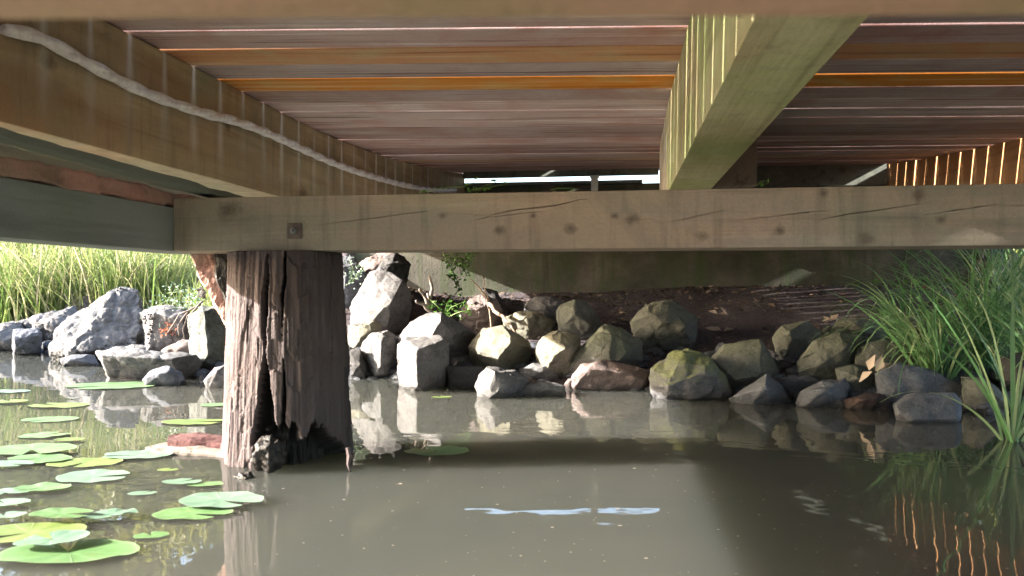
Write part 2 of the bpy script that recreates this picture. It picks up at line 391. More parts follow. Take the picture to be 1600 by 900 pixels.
gx = axis_pts(-400, 400, -5.5, 3.5, .06); gy = axis_pts(-400, 500, 2.3, 7.0, .05)
vs = [(x, y, ground_z(x, y)) for y in gy for x in gx]; nx = len(gx)
fs = [(j * nx + i, j * nx + i + 1, (j + 1) * nx + i + 1, (j + 1) * nx + i) for j in range(len(gy) - 1) for i in range(nx - 1)]
tag(link('ground', mesh('ground', vs, fs, True), M['soil']), 'dark bare soil bank and pond bed', 'ground', kind='structure')
tag(link('water', mesh('water', [(-300, -60, WZ), (300, -60, WZ), (300, 60, WZ), (-300, 60, WZ)], [(0, 1, 2, 3)]), M['water']), 'still murky brown pond water reflecting the bank', 'water', kind='structure')

# ------------------------------------------------------------------ abutment
def zdeck(y): return .645 + (.165 * ((y - 3) / 2.3) ** 1.5 if y > 3 else 0)
def xshift(y): return .105 * ((y - 2.8) / 2.5) ** 1.6 if y > 2.8 else 0
ab = thing('abutment_wall', 'dark green-stained concrete abutment wall at the shore end under the footbridge', 'wall', (.2, 5.5, -.6))
def rel(me, parent): 
    me.transform(Matrix.Translation(-Vector(parent.location))); return me
o = link('wall_face', rel(bm_mesh('wall_face', box_bm(-1.95, 2.32, 5.45, 5.66, -.45, .735, .01)), ab), M['wall'], ab)
o = link('footing', rel(bm_mesh('footing', box_bm(-1.95, 2.34, 5.41, 5.448, -.45, -.055, .008)), ab), M['wall'], ab)
o = link('cap_board', rel(bm_mesh('cap_board', box_bm(-1.9, .15, 5.43, 5.60, .737, .757, .003)), ab), M['grey_beam'], ab)

# ------------------------------------------------------------------ the footbridge
br = thing('footbridge', 'timber footbridge seen from below with boards, joists and heavy crossbeams', 'bridge', (0, 1.69, .0864))
# deck boards: one each, sharing one mesh per kind
SK = R(6.4)                                            # boards lie a little skewed to the joists
bm = box_bm(-.74, 3.78, -.0690, .0690, 0, .030, .003)
bme = bm_mesh('deck_board', bm)
bmo = bme.copy(); bme.materials.append(M['board']); bmo.materials.append(M['board_orange'])
PITCH = .147; k0 = -19
orange = {1, 3, 16}
for k in range(k0, 27):
    y = 1.79 + PITCH * (k + .5)                          # measured along the left joist
    if y > 5.60: break
    sl_ = math.atan((zdeck(y + .05) - zdeck(y - .05)) / .1)
    gapj = random.uniform(-.0018, .0018)
    o = link('deck_board', bmo if k in orange else bme, None, br, Vector((-1.23 + random.uniform(-.012, .012), y + gapj, zdeck(y + .06) + random.uniform(0, .004))) - br.location, (sl_ + random.uniform(-.008, .008), random.uniform(-.001, .001) - sl_ * math.sin(SK) * .9, SK + random.uniform(-.0014, .0014)))
def loft_joist(name, x0, x1, ya, yb, mat, zb=None, xf=xshift, depth=.31, parent=br, drop=.0015):
    vs = []; fs = []; n = 40
    for i in range(n + 1):
        y = ya + (yb - ya) * i / n; s_ = xf(y); zt = zdeck(y) - drop; z0 = (zt - depth) if zb is None else zb(y)
        b = .0015
        ring = [(x0 + b, z0), (x1 - b, z0), (x1, z0 + b), (x1, zt - b), (x1 - b, zt), (x0 + b, zt), (x0, zt - b), (x0, z0 + b)]
        wob = .0025 * noise.noise((y * 1.7, x0, 0))
        for (x, z) in ring: vs.append((x + s_ + wob, y, z + wob))
    for i in range(n):
        for k in range(8): fs.append((i * 8 + k, i * 8 + (k + 1) % 8, (i + 1) * 8 + (k + 1) % 8, (i + 1) * 8 + k))
    fs.append(tuple(range(8))); fs.append(tuple(n * 8 + k for k in range(8))[::-1])
    me = mesh(name, vs, [f[::-1] for f in fs])
    o = link(name, me, mat, parent); o.location = -parent.location; return o
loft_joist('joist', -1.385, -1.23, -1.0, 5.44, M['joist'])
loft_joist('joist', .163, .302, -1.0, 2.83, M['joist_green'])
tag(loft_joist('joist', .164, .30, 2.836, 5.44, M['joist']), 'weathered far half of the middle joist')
tag(loft_joist('joist', .306, .462, 2.72, 5.44, M['block'], zb=lambda y: zdeck(y) - .292), 'dark lapped joist end beside the middle joist')
tag(loft_joist('joist', 1.80, 1.94, -1.0, 5.44, M['joist_warm'], xf=lambda y: -.02 * max(0, y - 3)), 'warm orange joist at the right')
tag(loft_joist('fascia_board', 2.47, 2.51, -1.0, 5.5, M['fascia'], xf=lambda y: 0, zb=lambda y: .45), 'outer fascia board on the right side')
# outer left side: fascia, rough red timber, grey side beam
tag(loft_joist('fascia_board', -1.93, -1.89, -1.0, 5.5, M['fascia'], zb=lambda y: .40), 'dark outer fascia board')
def rough_bar(name, a, b, w_, h_, mat, parent, amp=.012, n=70, seed=0, sc=9):
    """rotten bar with a broken surface, from a to b (base centre line)"""
    a = Vector(a); b = Vector(b); d = (b - a); L = d.length; d.normalize()
    side = d.cross(Vector((0, 0, 1))).normalized(); up = side.cross(d)
    ring = []
    for k in range(24):
        q = k / 24 * 4; e = int(q); f_ = q - e
        c = [(-1, -1), (1, -1), (1, 1), (-1, 1), (-1, -1)]
        ring.append(((c[e][0] + (c[e + 1][0] - c[e][0]) * f_) * w_ / 2, (c[e][1] + (c[e + 1][1] - c[e][1]) * f_) * h_ / 2))
    vs = []; fs = []
    for i in range(n + 1):
        p = a + d * L * i / n
        for (x, z) in ring:
            q = p + side * x + up * (z + h_ / 2)
            dv = noise.noise_vector((q * sc) + Vector((seed, 0, 0))) * amp + noise.noise_vector(q * sc * 4 + Vector((seed, 3, 0))) * amp * .5
            vs.append(q + dv)
    m_ = len(ring)
    for i in range(n):
        for k in range(m_): fs.append((i * m_ + k, i * m_ + (k + 1) % m_, (i + 1) * m_ + (k + 1) % m_, (i + 1) * m_ + k))
    fs.append(tuple(range(m_))[::-1]); fs.append(tuple(n * m_ + k for k in range(m_)))
    me = mesh(name, vs, fs, True)
    return me
me = rough_bar('side_timber', (-1.088, .2, .192), (-1.10, 1.84, .194), .09, .036, None, br, .009, 160, 0, 14)
tag(link('side_timber', rel(me, br), M['red_timber'], br), 'rough rotten red timber above the grey side beam')
link('side_beam', rel(bm_mesh('side_beam', box_bm(-1.14, -1.0505, .2, 1.83, .0864, .191, .003)), br), M['grey_beam'], br)
me = rough_bar('ledger', (-1.02, .4, .262), (-.98, 1.86, .218), .05, .014, None, br, .004, 60, 5)
link('ledger', rel(me, br), M['fascia'], br)
# near beam over the camera (out of focus) and far crossbeam with split cracks and bolts
nb = bm_mesh('crossbeam', box_bm(-1.3, 1.9, .11, .250, .0864, .2125, .006)); nb.transform(Matrix.Rotation(YAW - .012, 4, 'Z'))
link('crossbeam', rel(nb, br), M['near'], br)

YB = 2.64 * K
bmb = box_bm(-1.05, 2.1, YB, YB + .14, .0864, .2125, .0025)
me = bm_mesh('crossbeam', bmb); beam = link('crossbeam', me, M['beam'])
def onbeam(px, py):
    r = ray(px, py); t = YB / r.y; return (r.x * t, r.z * t)
cracks = [[(690, 332, 0), (760, 338, 2), (800, 330, 4), (870, 322, 5), (905, 313, 2), (925, 312, 0)],
          [(495, 352, 0), (560, 345, 3), (640, 334, 3), (680, 330, 0)],
          [(735, 346, 0), (760, 341, 3), (840, 332, 2), (860, 330, 0)],
          [(1035, 349, 0), (1070, 343, 4), (1120, 332, 3), (1140, 328, 0)],
          [(1120, 350, 0), (1200, 340, 3), (1260, 333, 4), (1300, 329, 0)],
          [(1270, 347, 0), (1320, 336, 4), (1370, 330, 4), (1420, 322, 3), (1440, 319, 0)],
          [(1440, 338, 0), (1490, 330, 4), (1545, 322, 3), (1570, 320, 0)],
          [(960, 341, 0), (1000, 344, 2), (1035, 342, 0)], [(1540, 325, 0), (1600, 322, 3), (1680, 318, 0)],
          [(402, 340, 0), (405, 352, 3), (406, 366, 0)]]
cb = bmesh.new()
for cr in cracks:
    pts = []
    dense = []
    for (a, b) in zip(cr[:-1], cr[1:]):
        for q in range(6): 
            f_ = q / 6; dense.append(tuple(a[i] + (b[i] - a[i]) * f_ for i in range(3)))
    dense.append(cr[-1])
    up, lo = [], []
    for i, (px, py, w_) in enumerate(dense):
        x, z = onbeam(px, py + .9 * noise.noise((px * .11, 0, 0))); hw = max(w_, .0) * .34 * .0022 * .5 * K * (1 + .9 * noise.noise((px * .06, 9, 0))) * (1 + .5 * noise.noise((px * .2, 3, 0)))
        if i in (0, len(dense) - 1): up.append((x, z)); continue
        up.append((x, z + hw)); lo.append((x, z - hw))
    poly = up + lo[::-1]
    f0 = [cb.verts.new((x, YB - .02, z)) for x, z in poly]
    f1 = [cb.verts.new((x, YB + .022, z + .003)) for x, z in poly]
    cb.faces.new(f0); cb.faces.new(f1[::-1])
    for i in range(len(poly)): cb.faces.new((f0[i], f1[i], f1[(i + 1) % len(poly)], f0[(i + 1) % len(poly)]))
bmesh.ops.recalc_face_normals(cb, faces=cb.faces[:])
cut = link('crack_cutter', bm_mesh('crack_cutter', cb), M['beam'])
md = beam.modifiers.new('cut', 'BOOLEAN'); md.object = cut; md.operation = 'DIFFERENCE'; md.solver = 'EXACT'; md.use_self = True
dg = bpy.context.evaluated_depsgraph_get()
newme = bpy.data.meshes.new_from_object(beam.evaluated_get(dg))
beam.modifiers.clear(); bpy.data.objects.remove(cut)
if len(newme.vertices) > 50: beam.data = newme
beam.parent = br; beam.location = -br.location
def bolt(px, py, sq=.036, r=.009):
    x, z = onbeam(px, py)
    o = link('washer', rel(bm_mesh('washer', box_bm(x - sq / 2, x + sq / 2, YB - .004, YB + .001, z - sq / 2, z + sq / 2, .002)), br), M['rustplate'], br)
    bm = bmesh.new(); bmesh.ops.create_cone(bm, cap_ends=True, segments=12, radius1=r, radius2=r * .7, depth=.010, matrix=Matrix.Translation((x, YB - .009, z)) @ Matrix.Rotation(R(90), 4, 'X'))
    bmesh.ops.create_cone(bm, cap_ends=True, segments=10, radius1=.004, radius2=.0035, depth=.02, matrix=Matrix.Translation((x, YB - .012, z)) @ Matrix.Rotation(R(90), 4, 'X'))
    me = rel(bm_mesh('bolt', bm), br); n_ = link('bolt', me, M['steel'], br)
    n_.parent = o; n_.location = (0, 0, 0)
bolt(461, 361)
# header boards closing the right bay, rim over the left opening
link('header_board', rel(bm_mesh('header_board', box_bm(.57, 1.74, 5.36, 5.40, .68, .825, .003)), br), M['fascia'], br)
link('header_board', rel(bm_mesh('header_board', box_bm(.57, 1.74, 5.345, 5.385, .50, .672, .003)), br), M['fascia'], br)
link('rim_board', rel(bm_mesh('rim_board', box_bm(-1.12, .26, 5.405, 5.43, .785, .84, .003)), br), M['fascia'], br)

# cable clipped along the left joist
def onface(px, py, off=.02):
    t = 2.0
    for _ in range(12):
        r = ray(px, py); p = r * t; X = -1.23 + off + xshift(p.y); t = X / r.x
    return r * t
cp = [(8, 46), (60, 58), (110, 84), (165, 114), (215, 139), (265, 159), (320, 177), (370, 190), (430, 213), (490, 241), (540, 262), (590, 278), (640, 291), (680, 297), (712, 297.5)]
P = [onface(*p) for p in cp]
dense = []
for i in range(len(P) - 1):
    p0, p1, p2, p3 = P[max(i - 1, 0)], P[i], P[i + 1], P[min(i + 2, len(P) - 1)]
    L = (p2 - p1).length; n = max(3, int(L / .012))
    for j in range(n):
        t = j / n
        dense.append(.5 * ((2 * p1) + (p2 - p0) * t + (2 * p0 - 5 * p1 + 4 * p2 - p3) * t * t + (3 * p1 - p0 - 3 * p2 + p3) * t ** 3))
cab = thing('cable', 'twisted grey-white cable sagging along the left joist', 'cable', tuple(dense[0]))
for ph in (0, math.pi):
    s_ = 0; hp = []
    for i, p in enumerate(dense):
        if i: s_ += (p - dense[i - 1]).length
        d = (dense[min(i + 1, len(dense) - 1)] - dense[max(i - 1, 0)]).normalized(); a = d.cross(Vector((0, 0, 1))).normalized(); b = a.cross(d)
        th = s_ / .24 * 2 * math.pi + ph
        hp.append(p + (a * math.cos(th) + b * math.sin(th)) * .0045 + a * .002 * noise.noise(p * 20))
    vs, fs = tube(hp, [.0112 + .0018 * noise.noise(p * 40) for p in hp], 8)
    link('strand', rel(mesh('strand', vs, fs, True), cab), M['rope'], cab)

# ------------------------------------------------------------------ pile, broken pile behind
pc = Vector((-1.262, 2.79, 0))
def pile_mesh():
    NTH, NZ = 420, 260; vs = []; zt, zb = .134, -.64 - .5
    tocam = math.atan2(-pc.y, -pc.x)                       # direction towards the camera
    def A(px): # px on pile -> angle offset, left negative
        return math.asin(max(-1, min(1, (px - 452) / 100.0)))
    ang_c1, ang_c2, ang_c3 = A(417), A(446), A(386)
    jag = [(-1.6, -9), (A(372), -9), (A(392), -9), (A(399), -.585), (A(404), -.535), (A(415), -.50), (A(430), -.475), (A(446), -.475), (A(455), -.50), (A(462), -.47), (A(470), -.525), (A(480), -.53), (A(486), -.485), (A(500), -.49), (A(510), -.51), (A(520), -.55), (A(532), -.56), (A(545), -.60), (A(551), -.62), (1.5, -.63), (2.0, -9)]
    jx = [j[0] for j in jag]; jy = [max(j[1], -1.3) for j in jag]
    tint = []
    for iz in range(NZ + 1):
        z = zt + (zb - zt) * iz / NZ
        for it in range(NTH):
            th = 2 * math.pi * it / NTH; a = (th + math.pi) % (2 * math.pi) - math.pi
            base = .205 + .032 * (zt - z) / .8
            # flattened, irregular section
            r = base * (1 + .035 * math.sin(3 * a + 1) + .02 * math.sin(5 * a))
            cx, cy = math.cos(a), math.sin(a)
            r += .013 * noise.fractal((cx * 2.4, cy * 2.4, z * .7), .9, 2, 3)
            r += .0035 * noise.fractal((cx * 9, cy * 9, z * 1.6), .9, 2, 4) + .0025 * noise.noise((cx * 45, cy * 45, z * 7))
            # wood plates: stepped blocks
            cell = math.floor(cx * 5 + cy * 7 + 20), math.floor(z * 9 + 2 * noise.noise((cx * 2, cy * 2, 0)))
            r += .004 * noise.cell(Vector((cell[0] + .5, cell[1] + .5, 0)))
            hz = noise.noise((cx * 3.1, cy * 3.1, z * 26)); r -= .006 * max(0, 1 - abs(hz - .05) * 22) * (noise.noise((cx * 4, cy * 4, z * 3)) > -.05)
            r0 = r
            def crack(ac, wid, dep, z0, z1):
                nonlocal r
                if z1 < z < z0:
                    k = (z0 - z) / (z0 - z1); wd = wid(k); c_ = ac + .05 * noise.noise((z * 4, ac, 0)) + .02 * noise.noise((z * 17, ac, 0))
                    d_ = abs(a - c_)
                    if d_ < wd: r -= dep * min(1, (1 - d_ / wd) * 3)
            crack(ang_c1 + .0, lambda k: .02 + .04 * math.sin(min(1, k * 1.9) * math.pi) if k < .52 else .03 + .19 * min(1, (k - .52) / .42), .11, .12, -.56)
            crack(ang_c2, lambda k: .016 + .016 * math.sin(k * 9), .06, .13, -.50)
            crack(ang_c3, lambda k: .018 * math.sin(k * math.pi), .03, -.05, -.22)
            crack(A(525), lambda k: .012 * math.sin(k * math.pi), .02, .1, -.45)
            crack(A(366), lambda k: .02, .03, -.40, -.9)
            jz = np.interp(a, jx, jy) + .03 * noise.noise((a * 11, 0, 5)) + .016 * noise.noise((a * 40, 0, 7)) if -1.6 < a < 2.0 else -9
            if z < jz:
                k = min(1, (jz - z) / .03); r = r0 - (.065 + .025 * noise.fractal((cx * 6, cy * 6, z * 5), .9, 2, 3)) * k - .02
            phi = tocam + a
            vs.append((pc.x + r * math.cos(phi), pc.y + r * math.sin(phi), z))
            tint.append(1.0 if z < jz or (r0 - r) > .02 else 0.0)
    fs = [(j * NTH + i, (j + 1) * NTH + i, (j + 1) * NTH + (i + 1) % NTH, j * NTH + (i + 1) % NTH) for j in range(NZ) for i in range(NTH)]
    fs.append(tuple(range(NTH)))
    vs = [(a * K, b * K, c * K) for a, b, c in vs]
    me = mesh('trunk', vs, fs, True)
    at = me.attributes.new('hollow', 'FLOAT', 'POINT'); at.data.foreach_set('value', tint)
    return me
def pile_mat():
    m = M['pile'].copy(); m.name = 'pile_wood'; t = m.node_tree; b = t.nodes['Principled BSDF']
    src = b.inputs['Base Color'].links[0].from_socket
    s = NT.__new__(NT); s.m = m; s.t = t; s.b = b
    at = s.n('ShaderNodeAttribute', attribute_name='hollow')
    # right side's shade painted into the colour; rotted hollow and cracks near-black
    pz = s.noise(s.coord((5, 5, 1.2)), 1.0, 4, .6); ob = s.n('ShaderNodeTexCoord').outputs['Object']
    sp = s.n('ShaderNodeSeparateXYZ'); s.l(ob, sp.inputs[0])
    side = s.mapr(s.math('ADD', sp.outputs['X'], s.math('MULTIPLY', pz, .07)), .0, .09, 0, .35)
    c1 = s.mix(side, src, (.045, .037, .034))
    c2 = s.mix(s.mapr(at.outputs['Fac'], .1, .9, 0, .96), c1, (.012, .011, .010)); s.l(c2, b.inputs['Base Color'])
    return m
pl = thing('timber_pile', 'thick weathered round timber pile, split and rotted hollow at the waterline', 'pile', (pc.x * K, pc.y * K, WZ))
link('trunk', rel(pile_mesh(), pl), pile_mat(), pl)
def splinter(pts, wid, th, mat, parent, name='splinter', seed=0):
    bm = bmesh.new(); n = len(pts); 
    vs = []
    for i, (p, w_) in enumerate(zip(pts, wid)):
        p = Vector(p); s_ = Vector((RX, RY, 0)) * w_; f_ = Vector((FX, FY, 0)) * th
        for q in (p - s_, p - f_, p + s_, p + f_): vs.append(bm.verts.new(q + noise.noise_vector(q * 30 + Vector((seed, 0, 0))) * w_ * .35))
    for i in range(n - 1):
        for k in range(4): bm.faces.new((vs[i * 4 + k], vs[i * 4 + (k + 1) % 4], vs[i * 4 + 4 + (k + 1) % 4], vs[i * 4 + 4 + k]))
    bm.faces.new(vs[:4][::-1]); bm.faces.new(vs[-4:])
    return link(name, rel(bm_mesh(name, bm), parent), mat, parent)
tF = 2.60
splinter([V(546 + d, y, 2.68) for d, y in ((-3, 700), (0, 712), (-2, 726), (2, 740))], [q * K for q in [.008, .010, .006, .002]], .006 * K, M['pile'], pl, seed=6)
# fibrous wet lump inside the hollow
def lump(px, py, t, r, name, mat, parent, seed, sx=1, sz=1):
    bm = bmesh.new(); bmesh.ops.create_icosphere(bm, subdivisions=4, radius=1)
    c = V(px, py, t); r *= K
    for v in bm.verts:
        k = 1 + .35 * noise.fractal(v.co * 2.0 + Vector((seed, 0, 0)), .9, 2, 4) + .12 * noise.noise(Vector((v.co.x * 9, v.co.y * 9, v.co.z * 2.5 + seed)))
        v.co = Vector((v.co.x * r * sx, v.co.y * r, v.co.z * r * sz)) * k + c
    return link(name, rel(bm_mesh(name, bm, True), parent), mat, parent)
lump(420, 712, 2.70, .055, 'rotten_knot', M['char'], pl, 2, 1, 1.1)
lump(383, 748, 2.60, .03, 'rotten_knot', M['char'], pl, 8, 1.2, .7)

# leaning rotten timber behind the pile
lt = thing('broken_timber', 'leaning reddish rotten timber stub behind the big pile', 'timber', tuple(V(356, 520, 3.05)))
def slab(name, outline, t, th, mat, parent, amp=.008, seg=.02, seed=0, sc=14):
    bm = bmesh.new()
    f0 = [bm.verts.new(V(x, y, t)) for x, y in outline]; f1 = [bm.verts.new(V(x, y, t + th)) for x, y in outline]
    bm.faces.new(f0); bm.faces.new(f1[::-1])
    for i in range(len(f0)): bm.faces.new((f0[i], f1[i], f1[(i + 1) % len(f0)], f0[(i + 1) % len(f0)]))
    bmesh.ops.recalc_face_normals(bm, faces=bm.faces[:]); refine(bm, seg); jitter(bm, amp, sc, seed)
    return bm_mesh(name, bm, False)
def refine(bm, seg, it=7):
    bmesh.ops.triangulate(bm, faces=bm.faces[:])
    for _ in range(it):
        es = [e for e in bm.edges if e.calc_length() > seg]
        if not es: break
        bmesh.ops.subdivide_edges(bm, edges=es, cuts=1, use_grid_fill=True); bmesh.ops.triangulate(bm, faces=[f for f in bm.faces if len(f.verts) > 3])
def jitter(bm, amp, sc, seed=0):
    bm.normal_update(); sv = Vector((seed * 3.7, seed * 1.3, seed))
    new = []
    for v in bm.verts:
        p = v.co + sv
        d = noise.fractal(p * sc, .9, 2.0, 4) * amp + noise.fractal(p * sc * .35, .9, 2.0, 2) * amp * 1.2
        new.append(v.co + v.normal * d + noise.noise_vector(p * sc * .6) * amp * .45)
    for v, c in zip(bm.verts, new): v.co = c
me = slab('shaft', [(294, 372), (360, 372), (372, 520), (357, 516), (348, 492), (336, 470), (318, 440), (308, 415)], 3.05, .14, None, None, .008, .011, 3, 26)
link('shaft', rel(me, lt), M['red_timber'], lt)
me = slab('shaft', [(330, 372), (372, 372), (378, 500), (352, 470), (338, 420)], 3.02, .05, None, None, .007, .011, 5, 26)
link('bark', rel(me, lt), M['char'], lt)
link('knob', rel(slab('knob', [(306, 452), (314, 447), (322, 456), (320, 466), (310, 464)], 3.1, .03, None, None, .003, .007, 5, 40), lt), M['char'], lt)

# ------------------------------------------------------------------ rocks
FIX = {'pinkish boulder high on the bank under the crossbeam': 4.95, 'dark rounded boulder topmost of the heap beside the wall': 4.7, 'big grey boulder directly behind the right edge of the pile': 4.55}
TT = {}
def rock(label, t, outline, front, thick, mat, amp=.008, group='stones along the bank', name='rock', seg=.022, lean=.0):
    seed = hash(label) % 1 if False else sum(ord(c) for c in label) % 97
    ymax = max(p[1] for p in outline); xm = sum(p[0] for p in outline) / len(outline)
    told = t; t = FIX.get(label) or GI(xm, ymax); sc_ = t / 5.0; thick *= sc_; amp *= sc_ * .9; seg *= .6; TT[label] = round(t, 2)
    bm = bmesh.new()
    cx = sum(p[0] for p in outline) / len(outline); cy = sum(p[1] for p in outline) / len(outline)
    ymax = max(p[1] for p in outline)
    for (x, y) in outline:
        tt = t + lean * (ymax - y) / 100.0
        bm.verts.new(W(x, y, tt))
        bm.verts.new(W(cx + (x - cx) * .8, cy + (y - cy) * .72, tt + thick) * 1.0)
        bm.verts.new(W(cx + (x - cx) * .95, cy + (y - cy) * .95, tt - thick * .07))
    for (x, y, d) in front: bm.verts.new(W(x, y, t + lean * (ymax - y) / 100.0 - d * 1.25 * sc_))
    # root it in water or soil below its visible edge
    bt = t + thick * .35
    for (x, k) in ((cx - (cx - min(p[0] for p in outline)) * .7, 0), (cx + (max(p[0] for p in outline) - cx) * .7, 0)):
        p = W(x, ymax, bt); bm.verts.new(p + Vector((0, 0, -.07)))
    r = bmesh.ops.convex_hull(bm, input=bm.verts[:])
    bmesh.ops.delete(bm, geom=[g for g in r['geom_interior'] if isinstance(g, bmesh.types.BMVert)], context='VERTS')
    lv = [v for v in bm.verts if not v.link_faces]
    if lv: bmesh.ops.delete(bm, geom=lv, context='VERTS')
    bmesh.ops.dissolve_limit(bm, angle_limit=R(7), verts=bm.verts[:], edges=bm.edges[:])
    rc = random.Random(seed * 7 + 1); cen = sum((v.co for v in bm.verts), Vector()) / len(bm.verts)
    for _ in range(4):                                   # break off corners along flat planes
        nn = Vector((rc.gauss(0, 1), rc.gauss(-.8, .7), rc.gauss(.1, .8))).normalized()
        sup = max((v.co - cen).dot(nn) for v in bm.verts); pl_ = cen + nn * sup * rc.uniform(.84, .94)
        g = bmesh.ops.bisect_plane(bm, geom=bm.verts[:] + bm.edges[:] + bm.faces[:], plane_co=pl_, plane_no=nn, clear_outer=True)
        bmesh.ops.contextual_create(bm, geom=[e for e in g['geom_cut'] if isinstance(e, bmesh.types.BMEdge)])
    bmesh.ops.recalc_face_normals(bm, faces=bm.faces[:])
    bmesh.ops.bevel(bm, geom=bm.edges[:], offset=.003, segments=2, affect='EDGES', profile=.55, clamp_overlap=True)
    refine(bm, seg)
    jitter(bm, amp, 7, seed)
    # chipped planes
    for v in bm.verts:
        c = noise.voronoi(v.co * 9 + Vector((seed, 0, 0)))[0]
        v.co += v.normal * (min(c[1] - c[0], .35) - .17) * amp * 4.5
        c = noise.voronoi(v.co * 24 + Vector((seed, 5, 0)))[0]; v.co += v.normal * (min(c[1] - c[0], .35) - .17) * amp * 1.6
    me = bm_mesh(name, bm, True)
    me.set_sharp_from_angle(angle=R(32))
    loc = rebase(me); o = link(name, me, M[mat], None, loc)
    return tag(o, label, 'rock', group)

